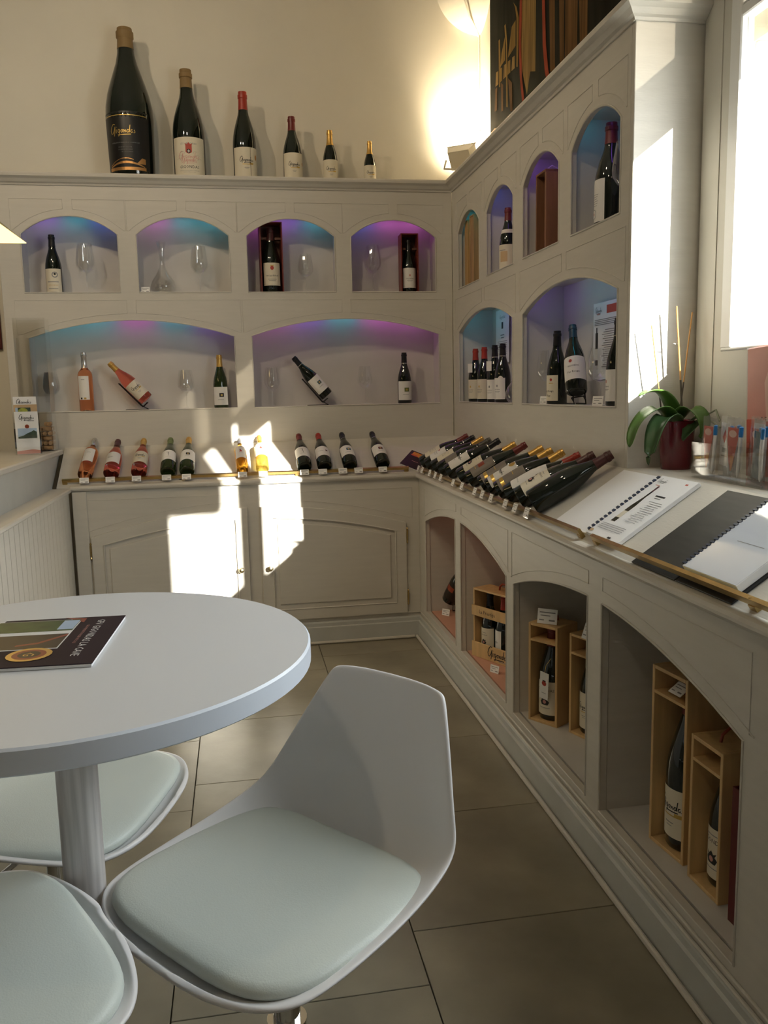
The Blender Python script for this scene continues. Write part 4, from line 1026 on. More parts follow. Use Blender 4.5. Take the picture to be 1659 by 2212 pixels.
MB().tube([(.12, d/2, h-.002), (.123, d/2, h+.018), (.14, d/2, h+.032), (.17, d/2, h+.032), (.187, d/2, h+.018), (.19, d/2, h-.002)], .0045, 6).build('rope_handle', 'leather', ca)
for x_, cp, lb, nm in ((.057, 'cap_black', dict(z=(.06, .44), w=.40, m='cream', p=P_castle(.9)), 'dark bottle with castle label, first in the pine carrier'),
                       (.150, 'cap_red', dict(z=(.10, .46), w=.30, m='white_label', p=[('ink_grey', 0, 0, 's', .04)], az=-.5), 'red-capped bottle with a white label, middle of the pine carrier'),
                       (.243, 'cap_darkred', dict(z=(.06, .44), w=.40, m='cream', p=P_script(1)), 'dark bottle with scripted label, last in the pine carrier')):
    q = Matrix.Rotation(R(-64), 3, 'Z') @ Vector((x_, .053, .0105))
    bottle(nm, (-.244+q.x, -1.257+q.y, ZA+q.z+.0005), .292, .040, cap=cp, capz=.78, lab=lb, rot=(0, 0, R(-64)))
tagcard('price card at the foot of the pine carrier', (-.228, -1.525, ZA+.0008), .05, .034, R(-60), 10, group=None)
# tilted bottle on a stand in the innermost bay
b_ = Vector((-.170, -.515, ZA+.075)); d_ = Vector((.25, -.45, .80)).normalized(); fr_ = Vector((-.6, -.6, .4)); fr_ = (fr_-d_*fr_.dot(d_)).normalized(); ya = -fr_; xa = ya.cross(d_)
bottle('dark bottle with a brown picture label leaning on a stand in the innermost bay', b_, .30, .044, cap='cap_brown', rot=Matrix((xa, ya, d_)).transposed(), lab=dict(z=(.10, .48), w=.42, m='photo_dark', p=[('photo_rust', 0, .01, 'r', .05, .03), ]))
st = thing('bottle_stand', 'black metal stand under the leaning bottle in the innermost bay', 'stand')
side = d_.cross(fr_).normalized()
for k_ in (-.025, .025):
    p0 = b_-fr_*.049+side*k_
    MB().tube([p0+d_*.15, p0, p0-d_*.016, p0-d_*.016+fr_*.04], .003, 6).build('cradle_wire', 'iron', st)
    MB().tube([p0+d_*.005, Vector((p0.x-.005, p0.y, ZA+.004)), Vector((p0.x+.10, p0.y-.08, ZA+.004))], .003, 6).build('foot_wire', 'iron', st)
MB().tube([b_-fr_*.009-d_*.016-side*.025, b_-fr_*.009-d_*.016+side*.025], .003, 6).build('stop_wire', 'iron', st)
tagcard('price card at the foot of the leaning bottle in the innermost bay', (-.205, -.560, ZA+.0012), .05, .036, R(-50), 12, group=None)

# ------------------------------------------------------------------ barrel photograph on the right wall
cv = thing('canvas_print', 'large photographic canvas of oak barrels with red hoops above the side cabinet', 'canvas print', (WX-.001, 0, 2.80))
MB().bbox(-.020, 0, -2.25, -.030, 0, .92, .002).build('canvas', 'canvas_dark', cv)
CP = [('canvas_oak', [(.565, 3.352), (.776, 3.262), (.772, 2.941), (.7, 2.966), (.652, 2.872), (.584, 3.007), (.54, 3.204)]),
 ('canvas_oak', [(.548, 3.36), (.776, 3.262), (.776, 3.70), (.60, 3.70)]),
 ('canvas_oak_dark', [(.955, 3.186), (1.025, 3.156), (1.031, 2.849), (.974, 2.869)]), ('canvas_oak_dark', [(1.079, 3.133), (1.139, 3.107), (1.139, 2.83), (1.092, 2.847)]),
 ('canvas_oak_dark', [(1.152, 3.102), (1.289, 3.043), (1.289, 2.83), (1.151, 2.844)]), ('canvas_oak_dark', [(1.307, 3.035), (1.395, 2.998), (1.395, 2.834), (1.319, 2.846)]),
 ('canvas_oak_dark', [(.955, 3.186), (1.395, 2.998), (1.38, 3.5), (1.30, 3.70), (.99, 3.70)]),
 ('canvas_gold', [(.351, 3.156), (.479, 3.169), (.479, 3.292), (.416, 3.285)]), *[('canvas_gold' if k_ % 2 else 'canvas_oak', [(.134+.07*k_, 3.084-.004*k_), (.185+.07*k_, 3.081-.004*k_), (.185+.07*k_, 3.150-.006*k_), (.145+.07*k_, 3.156-.006*k_)]) for k_ in range(5)], ('canvas_gold', [(.226, 3.156), (.304, 3.162), (.304, 3.28), (.246, 3.217)]),
 ('canvas_gold', [(.443, 3.393), (.496, 3.349), (.531, 3.282), (.515, 3.053), (.494, 3.061), (.496, 3.296), (.47, 3.36)]), ('canvas_gold', [(.295, 3.339), (.32, 3.338), (.346, 3.225), (.351, 2.909), (.328, 2.917), (.323, 3.233)]), ('canvas_gold', [(.193, 3.303), (.217, 3.302), (.23, 3.155), (.221, 3.054), (.201, 3.061)]),
 ('canvas_oak_dark', [(.398, 2.872), (.434, 2.866), (.425, 3.008), (.36, 3.052)]), ('canvas_oak_dark', [(.244, 2.92), (.274, 2.916), (.274, 3.048), (.235, 3.073)]), ('canvas_oak_dark', [(.122, 2.958), (.164, 2.951), (.169, 3.072), (.134, 3.072)]),
 ('tan_print', [(.047, 2.866), (.121, 2.869), (.204, 2.845), (.047, 2.83)]),
 ('canvas_red', [(.548, 3.359), (.582, 3.344), (.571, 3.139), (.584, 2.975), (.631, 2.821), (.594, 2.833), (.55, 2.987), (.532, 3.154)]), ('canvas_red', [(.56, 3.35), (.60, 3.70), (.64, 3.70), (.584, 3.34)]),
 ('canvas_red', [(.867, 3.223), (.904, 3.207), (.922, 3.006), (.953, 2.887), (.982, 2.818), (.947, 2.82), (.909, 2.887), (.878, 3.022)]), ('canvas_red', [(.867, 3.223), (.90, 3.70), (.94, 3.70), (.904, 3.207)])]
pm = MB()
for i, (m_, pts) in enumerate(CP): pm.add([(-.0204-.0001*i, -u, v-2.80) for u, v in pts], [tuple(range(len(pts)))], m_)
pm.build('print', None, cv)

# ------------------------------------------------------------------ corner floodlight
fl = thing('floodlight', 'beige floodlight on top of the cabinets lighting the wall corner', 'floodlight', (.075, .06, 2.602))
AIM = Vector((.40, .55, .55)).normalized()
ry = AIM; rx = Vector((.8, -.6, 0)).normalized(); rx = (rx-ry*rx.dot(ry)).normalized(); rz_ = rx.cross(ry)
FM = Matrix((rx, ry, rz_)).transposed()
ff = lambda p: FM @ p + Vector((0, 0, .150))
MB().prism([(-.065, -.025), (.065, -.025), (.085, .045), (-.085, .045)], -.055, .055).build('housing', 'grey_body', fl, fn=ff)
MB().box(-.078, .078, .0455, .047, -.050, .050).build('lens', 'flood_glass', fl, fn=ff)
MB().box(-.09, .09, .045, .056, .050, .056).box(-.09, .09, .045, .056, -.056, -.050).build('bezel', 'grey_body', fl, fn=ff)
MB().tube([(-.095, 0, 0), (-.095, -.06, -.02), (0, -.075, -.03), (.095, -.06, -.02), (.095, 0, 0)], .006, 6).build('bracket', 'grey_body', fl, fn=ff)
MB().lathe([(0, 0), (.035, 0), (.035, .006), (.012, .010), (.012, .075), (0, .075)], 14).build('foot', 'grey_body', fl)
fd = bpy.data.lights.new('floodlight_beam', 'SPOT'); fd.energy = 60; fd.color = (1, .82, .55); fd.spot_size = R(150); fd.spot_blend = .9; fd.shadow_soft_size = .05
fo = bpy.data.objects.new('floodlight_beam', fd); col.objects.link(fo)
fo.location = Vector((.075, .06, 2.752))+AIM*.062; fo.rotation_euler = AIM.to_track_quat('-Z', 'Y').to_euler()

# ------------------------------------------------------------------ ceiling spotlights (above and behind the camera)
def spotlight(label, loc, aim, power, size=110):
    o = thing('ceiling_spotlight', label, 'spotlight', loc)
    d = (Vector(aim)-Vector(loc)).normalized(); q = d.to_track_quat('-Z', 'Y').to_matrix()
    MB().lathe([(0, .06), (.045, .06), (.05, .05), (.05, -.055), (.046, -.06), (.043, -.05), (0, -.045)], 20).build('housing', 'frame_white', o, fn=lambda p: q @ p)
    MB().lathe([(0, -.0515), (.040, -.0515)], 20).build('lens', 'spot_lens', o, fn=lambda p: q @ p)
    MB().tube([(0, 0, .04), (0, 0, CEIL-loc[2])], .008, 8).build('stem', 'frame_white', o)
    l_ = bpy.data.lights.new('spotlight_beam', 'SPOT'); l_.energy = power; l_.color = (1, .80, .55); l_.spot_size = R(size); l_.spot_blend = .8; l_.shadow_soft_size = .06
    lo = bpy.data.objects.new('spotlight_beam', l_); col.objects.link(lo); lo.location = Vector(loc)+d*.07; lo.rotation_euler = d.to_track_quat('-Z', 'Y').to_euler()
spotlight('white ceiling spotlight above the bar aimed at the giant bottles', (-3.0, -2.4, 3.85), (-1.2, .1, 2.3), 42)
spotlight('white ceiling spotlight above the table aimed at the back cabinet', (-1.9, -2.9, 3.85), (-.9, 0, 1.4), 30)
spotlight('white ceiling spotlight behind the table aimed at the side cabinet', (-2.2, -4.6, 3.85), (-.2, -2.0, .9), 12)

# ------------------------------------------------------------------ pendant over the bar
pdt = thing('pendant_lamp', 'wide flat pendant lamp with a glowing warm underside over the bar', 'lamp', (-2.36, -1.30, 2.093))
hx, hy, h_ = .203, .41, .045
MB().add([(-hx, -hy, 0), (hx, -hy, 0), (hx, hy, 0), (-hx, hy, 0), (-hx+.11, -hy+.11, .10), (hx-.11, -hy+.11, .10), (hx-.11, hy-.11, .10), (-hx+.11, hy-.11, .10)],
         [(0, 1, 5, 4), (1, 2, 6, 5), (2, 3, 7, 6), (3, 0, 4, 7), (4, 5, 6, 7)]).build('shade', 'lamp_shade', pdt)
MB().box(-hx+.003, hx-.003, -hy+.003, hy-.003, .001, .004).build('diffuser', 'lamp_diffuser', pdt)
for s in (-.06, .06): MB().tube([(0, s*4, .10), (0, s*4, CEIL-2.093)], .003, 6).build('cable', 'dark_metal', pdt)

# ------------------------------------------------------------------ bar at the left
bar = thing('bar_counter', 'greige bar with a raised top, low ledge and planked front', 'bar counter')
MB().bbox(-2.75, -2.240, -2.9, -.035, 1.107, 1.137, .006).build('raised_top', 'paint', bar)
MB().box(-2.275, -2.258, -2.9, -.30, .94, 1.107).build('riser_panel', 'paint_base', bar)
mb = MB(); mb.add([(-2.275, -.30, .951), (-2.275, -.035, 1.122), (-2.275, -.035, 1.107), (-2.275, -.30, 1.107), (-2.258, -.30, .951), (-2.258, -.035, 1.122), (-2.258, -.035, 1.107), (-2.258, -.30, 1.107)],
       [(0, 1, 2, 3), (7, 6, 5, 4), (0, 4, 5, 1), (0, 3, 7, 4), (3, 2, 6, 7), (2, 1, 5, 6)]); mb.build('riser_end', 'paint_base', bar)
MB().bbox(-2.40, -2.160, -2.9, -.312, .922, .945, .006).build('ledge', 'paint', bar)
pl_me = None
for i in range(34):
    y1 = -.300-i*.075
    if pl_me is None:
        q = MB().bbox(-2.192, -2.178, -.0735, -.0005, .05, .922, .003).build('plank', 'paint', bar); pl_me = q.data
    else:
        q = bpy.data.objects.new('plank', pl_me); col.objects.link(q); q.parent = bar
    q.location = (0, y1, 0)
MB().box(-2.74, -2.1925, -2.9, -.30, .0, .921).build('carcass', 'paint_base', bar)
MB().box(-2.1925, -2.172, -2.85, -.312, .0, .05).build('plinth', 'paint_base', bar)

# brochure holder, brochures
BT = 1.137
hol = thing('brochure_holder', 'clear tiered brochure holder on the raised bar top', 'holder', (-2.345, -.36, BT), (0, 0, R(14)))
for i in range(3):
    y_ = -.045+.045*i; z_ = .03*i
    MB().box(-.062, .062, y_-.012, y_-.010, z_, z_+.10).build('pocket_front', 'acrylic', hol)
    MB().box(-.062, .062, y_+.016, y_+.018, 0, z_+.16).build('pocket_back', 'acrylic', hol)
MB().box(-.064, -.062, -.06, .07, 0, .11).box(.062, .064, -.06, .07, 0, .11).build('side', 'acrylic', hol)
def brochure(label, i, items, m='paper', dx=0, dz=0):
    rz_ = Matrix.Rotation(R(14), 3, 'Z')
    y_ = -.045+.045*i; p = rz_ @ Vector((dx, y_-.004, .002+.03*i+dz))
    o = thing('brochure', label, 'brochure', (-2.345+p.x, -.36+p.y, BT+p.z), Matrix.Rotation(R(14), 3, 'Z') @ Matrix.Rotation(R(-4), 3, 'X'))
    MB().box(-.055, .055, 0, .006, 0, .215).build('pages', m, o)
    pm = MB(); prints(pm, items, lambda a, b, k: (a, -.0004-.00008*k, b)); pm.build('print', None, o)
hill = [(-.044, -.018), (.044, -.018), (.044, .014), (.03, .022), (.016, .014), (0, .008), (-.02, -.004), (-.044, -.010)]
brochure('front white brochure with a seal and a hill photo in the holder', 0, [('ink', 0, .185, 's', .07), ('ink_grey', .02, .168, 'r', .03, .004), ('photo_rust', .0, .140, 'd', .010), ('photo_sky', 0, .108, 'r', .090, .046), ('photo_hill', 0, .098, 'p', hill), ('ink_pink', 0, .010, 'p', [(-.055, -.008), (.055, -.008), (.055, .008), (.02, .014), (-.02, .010), (-.055, .006)])])
brochure('tan brochure with a green landscape photo in the middle tier of the holder', 1, [('tan_print', 0, .105, 'r', .11, .21), ('photo_hill', -.006, .15, 'r', .06, .09), ('photo_lime', -.012, .178, 'd', .022, (1, .7)), ('photo_sky', -.042, .15, 'r', .012, .09)], 'paper', .0, .01)
brochure('white scripted brochure in the back tier of the holder', 2, [('ink', -.005, .188, 's', .07), ('tan_print', 0, .08, 'r', .11, .16), ('photo_hill', 0, .12, 'r', .06, .06), ('photo_lime', .01, .13, 'd', .016)], 'paper', 0, .015)

# tall clear column with corks
cc = thing('acrylic_column', 'tall clear acrylic column on the bar, corks in its bottom', 'display column', (-2.338, -.125, BT))
CW, CDp, CH = .160, .110, .700
for nm, a_ in (('pane', (-CW/2, CW/2, -CDp/2, -CDp/2+.003, 0, CH)), ('pane', (-CW/2, CW/2, CDp/2-.003, CDp/2, 0, CH)), ('pane', (-CW/2, -CW/2+.003, -CDp/2+.003, CDp/2-.003, 0, CH)), ('pane', (CW/2-.003, CW/2, -CDp/2+.003, CDp/2-.003, 0, CH)), ('base', (-CW/2-.004, CW/2+.004, -CDp/2-.004, CDp/2+.004, -.0, .004))):
    MB().box(*a_).build(nm, 'acrylic', cc)
ck = None
for k_ in range(6):
    for i in range(3 if k_ % 2 == 0 else 6):
        for j in range(4 if k_ % 2 == 0 else 2):
            if k_ == 5 and random.random() < .35: continue
            if k_ % 2 == 0: px_, py_, yw_ = -.049+.049*i, -.0375+.025*j, random.uniform(-6, 6)
            else: px_, py_, yw_ = -.0625+.025*i, -.025+.05*j, 90+random.uniform(-6, 6)
            o = thing('wine_cork', 'used wine cork piled in the bottom of the clear column', 'cork', (-2.338+px_, -.125+py_, BT+.0175+k_*.0252), (0, R(90+random.uniform(-3, 3)), R(yw_)), 'corks in the clear column')
            if ck is None: ck = MB().lathe([(0, -.021), (.0105, -.021), (.0112, -.0195), (.0112, .0195), (.0105, .021), (0, .021)], 10).build('body', 'cork', o).data
            else:
                q = bpy.data.objects.new('body', ck); col.objects.link(q); q.parent = o
# framed picture left of the cabinet
pf = thing('picture_frame', 'dark red framed picture on the wall beyond the cabinet end', 'picture', (-2.72, .249, 1.70))
MB().bbox(-.14, .14, -.02, 0, 0, .235, .003).build('frame', 'frame_red', pf)
MB().box(-.115, .115, -.0215, -.0205, .025, .21).build('picture', 'photo_dark', pf)

# ------------------------------------------------------------------ binders on the side slope
def on_slope(name, label, cat, y, s):
    return thing(name, label, cat, slopeR(y, s, .0015), ROTR)
# local x = towards the window end (-y), local y = up the slope
b1 = on_slope('spiral_book', 'open white spiral-bound wine list with a bottle picture on its page', 'book', -2.565, .034)
MB().bbox(-.262, -.004, 0, .292, 0, .005, .0008).build('left_page', 'paper', b1)
rp = MB().bbox(.004, .212, 0, .292, 0, .012, .001).build('right_pages', 'paper', b1)
it = [('ink_grey', .045, .268, 's', .05), ('ink_pink', .045, .248, 'r', .025, .003), ('red_print', .175, .272, 'r', .014, .006), ('ink', .130, .205, 'r', .055, .006), ('ink_grey', .128, .195, 'r', .035, .003)]
bt2 = [(-.013, -.075), (.013, -.075), (.013, .0), (.009, .025), (.0055, .045), (.005, .10), (-.005, .10), (-.0055, .045), (-.009, .025), (-.013, .0)]
pm = MB(); prints(pm, [('black_glass', .060, .145, 'p', bt2), ('cap_brown', .060, .232, 'r', .0115, .026), ('cream', .060, .105, 'r', .026, .032)], lambda a, b, i: (a, b, .0123+.00006*i)); pm.build('bottle_picture', None, rp)
it += [('ink_grey', .145+.004*((i*3) % 4), .178-.0085*i, 'r', .075*(1-.3*((i*5) % 4)/4), .0016) for i in range(12)]+[('ink_grey', .10, .055-.0075*i, 'r', .15, .0018) for i in range(4)]+[('ink', .15, .008, 'r', .02, .006), ('tan_print', .018, .016, 'd', .007, (1.6, .8))]
pm = MB(); prints(pm, it, lambda a, b, i: (a, b, .0123+.00006*i)); pm.build('print', None, rp)
mb = MB()
for i in range(18): mb.box(-.007, .007, .012+i*.0155, .020+i*.0155, .004, .0155)
mb.build('comb_binding', 'comb_blue', b1)
b2 = on_slope('spiral_book', 'open black-covered binder with clear-sleeved pages under the brass rail', 'book', -3.130, .034)
MB().bbox(-.222, -.002, -.030, .292, 0, .004, .001).build('front_cover', 'binder_black', b2)
MB().bbox(.004, .232, -.030, .294, 0, .004, .001).build('back_cover', 'black_plastic', b2)
pgs = MB().bbox(.006, .222, .002, .288, .0045, .024, .001).build('pages', 'paper', b2)
MB().box(.006, .221, .003, .287, .0243, .0248).build('sleeve', 'sleeve', pgs)
for it_ in [('ink_grey', .14, .24, 't', 'LES', .02), ('ink_grey', .15, .20, 't', 'LA CAVE', .018), ('ink_grey', .12, .12, 'r', .10, .002)]:
    pm = MB(); prints(pm, [it_], lambda a, b, i: (a, b, .02505)); pm.build('lettering', None, pgs)
mb = MB()
for i in range(24): mb.box(-.006, .010, .010+i*.0118, .016+i*.0118, .004, .0262)
mb.build('comb_binding', 'comb_blue', b2)

# ------------------------------------------------------------------ orchid
PX, PY = .140, -2.358
orch = thing('potted_orchid', 'flowerless orchid in a burgundy pot on the window ledge', 'potted plant', (PX, PY, SL1))
MB().lathe([(0, 0), (.047, 0), (.049, .003), (.058, .150), (.0595, .158), (.056, .160), (.053, .150), (.052, .135), (0, .135)], 28).build('pot', 'pot', orch)
MB().lathe([(0, .146), (.03, .143), (.0525, .136)], 16).build('bark_mix', 'bark', orch)
def leaf(pts, w, m='leaf', nrm=None):
    mb = MB(); pts = [Vector(p)-Vector((PX, PY, SL1)) for p in pts]
    # smooth the spine
    sp = []
    N = 16
    for k in range(N+1):
        t = k/N*(len(pts)-1); i = min(int(t), len(pts)-2); f_ = t-i
        p0, p1, p2, p3 = pts[max(i-1, 0)], pts[i], pts[i+1], pts[min(i+2, len(pts)-1)]
        sp.append(.5*((2*p1)+(p2-p0)*f_+(2*p0-5*p1+4*p2-p3)*f_*f_+(3*p1-p0-3*p2+p3)*f_**3))
    v = []; NU = 6
    for k, p in enumerate(sp):
        d = (sp[min(k+1, N)]-sp[max(k-1, 0)]).normalized()
        sd = d.cross(Vector((0, 0, 1)))
        if sd.length < .2: sd = Vector((0, -1, 0)) if nrm is None else Vector(nrm)
        sd.normalize()
        if nrm: sd = Vector(nrm).normalized()
        up = sd.cross(d).normalized()
        if up.z < 0: up = -up
        t = k/N; ww = w*.62*max(.03, min(1, t*5+.35)*math.sin(PI*min(1, (1-t)*1.15+.0)*.5)**.6 if t < 1 else .02)
        for j in range(NU+1):
            u = -1+2*j/NU
            v.append(tuple(p+sd*ww*u+up*(abs(u)**1.5)*ww*.35))
    f = [(k*(NU+1)+j, k*(NU+1)+j+1, (k+1)*(NU+1)+j+1, (k+1)*(NU+1)+j) for k in range(N) for j in range(NU)]
    mb.add(v, f, m, True)
    o = mb.build('leaf', m, orch, sharp=80)
    md = o.modifiers.new('thick', 'SOLIDIFY'); md.thickness = .0022
leaf([(.135, -2.362, 1.29), (.100, -2.385, 1.350), (.055, -2.41, 1.388), (.005, -2.43, 1.398), (-.038, -2.44, 1.385)], .046)
leaf([(.125, -2.370, 1.29), (.060, -2.40, 1.338), (.0, -2.42, 1.325), (-.045, -2.43, 1.280), (-.066, -2.44, 1.225)], .056, 'leaf')
leaf([(.120, -2.385, 1.29), (.065, -2.43, 1.315), (.020, -2.455, 1.285), (-.006, -2.47, 1.225), (-.016, -2.475, 1.168)], .058, 'leaf_dark')
leaf([(.135, -2.375, 1.295), (.150, -2.412, 1.335), (.168, -2.440, 1.320), (.178, -2.452, 1.285), (.172, -2.456, 1.245)], .066, 'leaf', (.9, .35, 0))
leaf([(.150, -2.375, 1.29), (.158, -2.415, 1.290), (.140, -2.432, 1.268), (.118, -2.438, 1.240)], .046, 'leaf_dark')
def stake(p0, p1, zt, r=.0028):
    p0, p1 = Vector(p0)-Vector((PX, PY, SL1)), Vector(p1)-Vector((PX, PY, SL1)); k = (zt-SL1-p0.z)/(p1.z-p0.z); pm_ = p0+(p1-p0)*k
    MB().tube([p0, pm_], r*1.15, 8).build('flower_stem', 'stem_dark', orch)
    MB().tube([pm_, p1], r, 8).build('stake', 'bamboo', orch)
stake((.098, -2.345, 1.285), (.046, -2.352, 1.608), 1.405, .0022)
stake((.166, -2.350, 1.285), (.132, -2.350, 1.668), 1.432)
stake((.152, -2.345, 1.285), (.196, -2.335, 1.650), 1.425, .0024)
q_ = Vector((.1465, -2.350, 1.548))-Vector((PX, PY, SL1))
MB().tube([q_+Vector((-.004, 0, 0)), q_+Vector((-.016, -.004, 0)), q_+Vector((-.018, .004, .002))], .0015, 6).build('clip', 'chrome', orch)
for pts in ([(.165, -2.365, 1.285), (.195, -2.39, 1.318), (.215, -2.42, 1.322), (.222, -2.45, 1.335), (.224, -2.47, 1.300)], [(.168, -2.37, 1.285), (.20, -2.40, 1.305), (.215, -2.44, 1.298), (.222, -2.48, 1.280)], [(.16, -2.37, 1.285), (.185, -2.40, 1.312), (.205, -2.43, 1.316)]):
    MB().tube([Vector(p)-Vector((PX, PY, SL1)) for p in pts], .0036, 6).build('aerial_root', 'root', orch)

# ------------------------------------------------------------------ acrylic tray of pen pouches, printed pouch
tr = thing('acrylic_tray', 'clear acrylic tray of pen pouches on the window ledge', 'tray', (.110, -2.79, SL1))
tx, ty, tz = .055, .190, .105
for nm, a_ in (('pane', (-tx, -tx+.003, -ty, ty, 0, tz)), ('pane', (tx-.003, tx, -ty, ty, 0, tz)), ('pane', (-tx+.003, tx-.003, -ty, -ty+.003, 0, tz)), ('pane', (-tx+.003, tx-.003, ty-.003, ty, 0, tz)), ('base', (-tx+.003, tx-.003, -ty+.003, ty-.003, 0, .003))):
    MB().box(*a_).build(nm, 'acrylic', tr)
tri = [(-.019, .118), (.019, .118), (.019, .09), (.006, .02), (.0, .008), (-.008, .03), (-.019, .085)]
def pouch(label, y, x, kind, rz):
    o = thing('pen_pouch', label, 'pouch', (x, y, SL1+.0065), (0, R(4), R(-90+rz)), 'clear pen pouches in the acrylic tray')
    o.scale = (1.12, 1, 1.12)
    # film envelope: front and back bulged sheets
    mb = MB(); n_ = 6
    for s in (-1, 1):
        vv = []
        for j in range(7):
            for i in range(n_+1):
                u = -1+2*i/n_; v_ = j/6
                vv.append((.033*u, s*.005*(1-u*u)*math.sin(PI*min(1, v_*1.1))+random.uniform(-.0008, .0008), .155*v_+(random.uniform(-.004, .004) if j == 6 else 0)))
        mb.add(vv, [(j*(n_+1)+i, j*(n_+1)+i+1, (j+1)*(n_+1)+i+1, (j+1)*(n_+1)+i) for j in range(6) for i in range(n_)], 'film', True)
    mb.build('film', 'film', o)
    if kind == 'red':
        c = MB().prism(tri, -.0005, .0005, None, lambda p: Vector((p.x-.008, p.z, p.y+.012))).build('card', 'red_print', o)
        pm = MB(); prints(pm, [('orange_print', -.006, .040, 'p', [(-.006, .02), (.008, .02), (.003, -.016), (-.001, -.018)]), ('salmon_print', -.008, .115, 'd', .013, (1.1, .7))], lambda a, b, i: (a, -.0009-.0001*i, b)); pm.build('print', None, c)
    elif kind == 'white':
        c = MB().box(-.030, .014, -.0005, .0005, .030, .140).build('card', 'paper', o)
        pm = MB(); prints(pm, [('red_print', -.01, .105, 'p', [(0, -.018), (.010, 0), (.003, .02), (-.010, -.002)]), ('ink_grey', -.008, .070, 'r', .024, .012), ('ink_grey', -.008, .055, 'r', .028, .003)], lambda a, b, i: (a, -.0009, b)); pm.build('print', None, c)
    else:
        c = MB().box(-.028, .005, -.0005, .0005, .012, .125).build('card', 'teal_print', o)
    pen = MB().tube([(.020, 0, .008), (.0202, 0, .016), (.0215, 0, .112)], [.0015, .0042, .0046], 10).build('pen', 'plastic_white', o)
    MB().tube([(.0214, 0, .110), (.0218, 0, .134), (.0218, 0, .136)], [.0056, .0056, .003], 10).build('pen_cap', 'plastic_blue', pen)
for i, (lab_, kind, y_, x_, rz_) in enumerate((('clear pouch with a red pointed card, next to the orchid in the tray', 'red', -2.640, .085, 4), ('clear pouch with a white card bearing a red drop in the tray', 'white', -2.705, .100, -3), ('clear pouch with a red pointed card beside the white card in the tray', 'red', -2.770, .082, 6), ('clear pouch with a red card and white pen in the middle of the tray', 'red', -2.830, .110, -8), ('clear pouch with a dark teal card towards the outer end of the tray', 'dark', -2.880, .085, -12), ('clear pouch with a red card standing behind the white card in the tray', 'red', -2.675, .138, 2), ('clear pouch with a white card standing at the back of the tray middle', 'white', -2.800, .142, -2), ('clear pouch with a dark teal card at the outer end of the tray', 'dark', -2.925, .105, -14))):
    pouch(lab_, y_, x_, kind, rz_)
po = thing('printed_pouch', 'pink and red printed bag standing under the window behind the tray', 'bag', (.205, -2.765, SL1+.007), (0, R(-3), R(-90)))
MB().bbox(-.105, .105, -.006, .006, 0, .375, .004).build('bag', 'pink_print', po)
pm = MB(); prints(pm, [('red_print', 0, .085, 'r', .208, .165), ('salmon_print', .04, .25, 'p', [(-.05, -.09), (.04, -.09), (.05, .08), (-.02, .10), (-.06, .02)]), ('ink', -.022, .165, 't', 'DE', .022), ('ink', -.014, .145, 't', 'SONT', .022), ('ink', -.016, .125, 't', 'VOS', .022), ('ink_grey', -.02, .09, 'r', .14, .002), ('ink_grey', -.02, .08, 'r', .14, .002)], lambda a, b, i: (a, -.0063-.0001*i, b)); pm.build('print', None, po)
MB().bbox(-.109, -.105, -.005, .005, .0, .375, .001).build('clear_edge', 'film', po)

# ------------------------------------------------------------------ round table, magazine
TZ = 1.05; TC = (-1.545, -3.660); TR = .358
tb = thing('bistro_table', 'round white high table on a brushed column', 'table', (TC[0], TC[1], 0))
MB().lathe([(0, TZ-.033), (TR-.004, TZ-.033), (TR, TZ-.030), (TR, TZ-.003), (TR-.003, TZ)], 96).build('edge_band', 'table_edge_skylit', tb)
MB().lathe([(TR-.003, TZ), (0, TZ)], 96).build('table_top', 'table_white', tb)
MB().lathe([(.0305, .015), (.0305, TZ-.040), (.10, TZ-.040), (.10, TZ-.033), (0, TZ-.033)], 32).build('column', 'brushed', tb)
MB().lathe([(0, 0), (.135, 0), (.135, .008), (.125, .012), (.035, .018), (0, .018)], 48).build('base_plate', 'brushed', tb)
mg = thing('magazine', 'dark magazine with photos and a gold seal lying on the white table', 'magazine', (-1.488, -3.628, TZ+.0005), (0, 0, R(-93)))
# local x runs towards the camera along the title edge, local y away to the right is the top edge
MS = .874; mw = .1445*MS
MB().bbox(-mw, mw, -.19, 0, 0, .0045, .0008).build('pages', 'paper', mg)
cvr = MB().bbox(-mw, mw, -.19, .0008, .0046, .0058, .0004).build('cover', 'purple_cover', mg)
it = [('white_label', -.010, -.037, 't', 'GFV GIGONDAS LA CAVE', .0195), ('ink_pink', -.03, -.055, 't', 'GROUPEMENT FONCIER VITICOLE', .0075),
      ('white_label', -.038, -.150, 'r', .186, .150), ('photo_rust', -.125, -.080, 'p', [(-.02, -.03), (.018, .012), (-.01, .012)]),
      ('photo_green', -.092, -.150, 'r', .074, .146), ('photo_sky', -.094, -.092, 'r', .060, .028), ('photo_dark', .008, -.150, 'r', .085, .146), ('photo_rust', .0, -.095, 'p', [(-.034, .018), (-.022, .018), (.024, -.02), (.034, -.055), (.026, -.055), (.014, -.022)]),
      ('gold', .083, -.112, 'd', .036), ('photo_rust', .083, -.112, 'd', .027), ('photo_dark', .083, -.112, 'd', .018), ('gold', .083, -.112, 't', 'G', .026)]
pm = MB(); prints(pm, it, lambda a, b, i: (a*MS, b*MS, .0060+.00006*i)); pm.build('print', None, cvr)

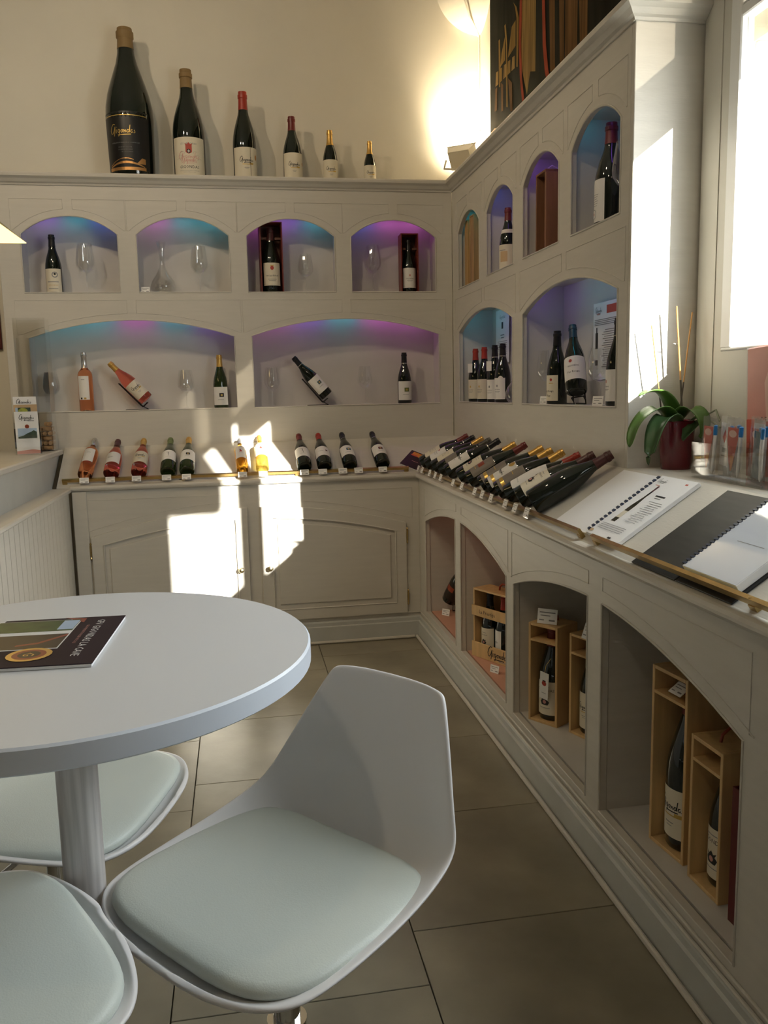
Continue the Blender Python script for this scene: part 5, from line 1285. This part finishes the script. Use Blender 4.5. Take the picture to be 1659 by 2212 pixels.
# ------------------------------------------------------------------ swivel stools
def make_stool(label, loc, rz, H, sc=1.03):
    o = thing('bar_stool', label, 'stool', (loc[0], loc[1], 0), (0, 0, R(rz)))
    o.scale = (sc, sc, 1)
    # shell rows: (y, z, half width, edge lift, forward wrap)
    rows = [(-.2165, .008, .030, .002, 0), (-.2145, .004, .072, .006, 0), (-.208, -.001, .116, .010, 0), (-.197, -.004, .152, .014, 0), (-.180, -.005, .183, .017, 0), (-.155, -.005, .203, .019, 0), (-.11, -.004, .211, .021, 0), (-.04, -.003, .214, .026, 0), (.04, -.002, .213, .034, 0), (.105, .002, .208, .044, .0), (.150, .016, .203, .045, .006), (.176, .046, .196, .034, .016), (.197, .090, .184, .016, .026), (.216, .142, .167, .006, .026), (.234, .196, .147, .001, .022), (.250, .246, .126, -.002, .016), (.257, .268, .116, -.006, .014)]
    NU = 16; v = []
    for (y, z, w, c, fw_) in rows:
        for j in range(NU+1):
            u = -1+2*j/NU; e = abs(u)
            v.append((w*u, y-fw_*e**2.2, H+z+c*e**5))
    f = [(k*(NU+1)+j, k*(NU+1)+j+1, (k+1)*(NU+1)+j+1, (k+1)*(NU+1)+j) for k in range(len(rows)-1) for j in range(NU)]
    mb = MB(); mb.add(v, f, 'shell', True); s = mb.build('seat_shell', 'shell', o, sharp=80)
    md = s.modifiers.new('thick', 'SOLIDIFY'); md.thickness = .010; md.offset = -1
    ms = s.modifiers.new('smooth', 'SUBSURF'); ms.levels = 2; ms.render_levels = 2
    # cushion
    mb = MB(); n = 48; v = []
    def outl(t, s_):
        c, sn = math.cos(t), math.sin(t); k = .52 if sn < 0 else .34
        x = .2015*math.copysign(abs(c)**k, c); y = (.180 if sn < 0 else .160)*math.copysign(abs(sn)**k, sn)
        x *= 1-.06*max(0, sn)
        return x*s_, -.022+y*s_
    prof = [(.95, .001), (.99, .006), (1.0, .012), (.985, .019), (.94, .0235), (.80, .026), (.4, .027), (.02, .027)]
    for s_, z in prof:
        for i in range(n):
            x, y = outl(2*PI*i/n, s_); v.append((x, y, H+z+.012*max(0, (y-.07)/.06)**2*.6))
    f = [(k*n+i, k*n+(i+1) % n, (k+1)*n+(i+1) % n, (k+1)*n+i) for k in range(len(prof)-1) for i in range(n)]+[tuple(range((len(prof)-1)*n, len(prof)*n)), tuple(range(n))[::-1]]
    mb.add(v, f, 'cushion', True); mb.build('cushion', 'cushion', o, sharp=80)
    MB().lathe([(0, H-.022), (.085, H-.022), (.09, H-.028), (.085, H-.034), (.03, H-.05), (.028, H-.10), (0, H-.10)], 24).build('swivel_plate', 'dark_metal', o)
    MB().lathe([(0, .02), (.030, .02), (.030, H-.22), (.021, H-.22), (.021, H-.05), (0, H-.05)], 20).build('gas_column', 'chrome', o)
    MB().lathe([(0, 0), (.145, 0), (.148, .006), (.135, .012), (.05, .022), (.034, .04), (0, .04)], 40).build('base_plate', 'chrome', o)
    fr2 = [(.03, -.02, H-.28), (.09, -.04, H-.30), (.10, -.07, H-.31), (.08, -.10, H-.31), (0, -.105, H-.31), (-.08, -.10, H-.31), (-.10, -.07, H-.31), (-.09, -.04, H-.30), (-.03, -.02, H-.28)]
    MB().tube(fr2, .010, 10).build('footrest', 'chrome', o)
    MB().tube([(-.02, .0, H-.045), (-.10, .01, H-.052), (-.150, .02, H-.055), (-.165, .02, H-.06)], .005, 8).build('height_lever', 'chrome', o)
    return o
make_stool('white shell stool with grey cushion, its tall backrest fully visible beside the table', (-1.248, -3.714), -50.1, .665, 1.05)
make_stool('white shell stool tucked behind the table column', (-1.672, -3.282), 74, .630, 1.08)
make_stool('white shell stool touching the front corner of the one with the visible backrest', (-1.693, -3.918), 118.6, .700, 1.05)
bpy.data.collections.remove(_tmpc)
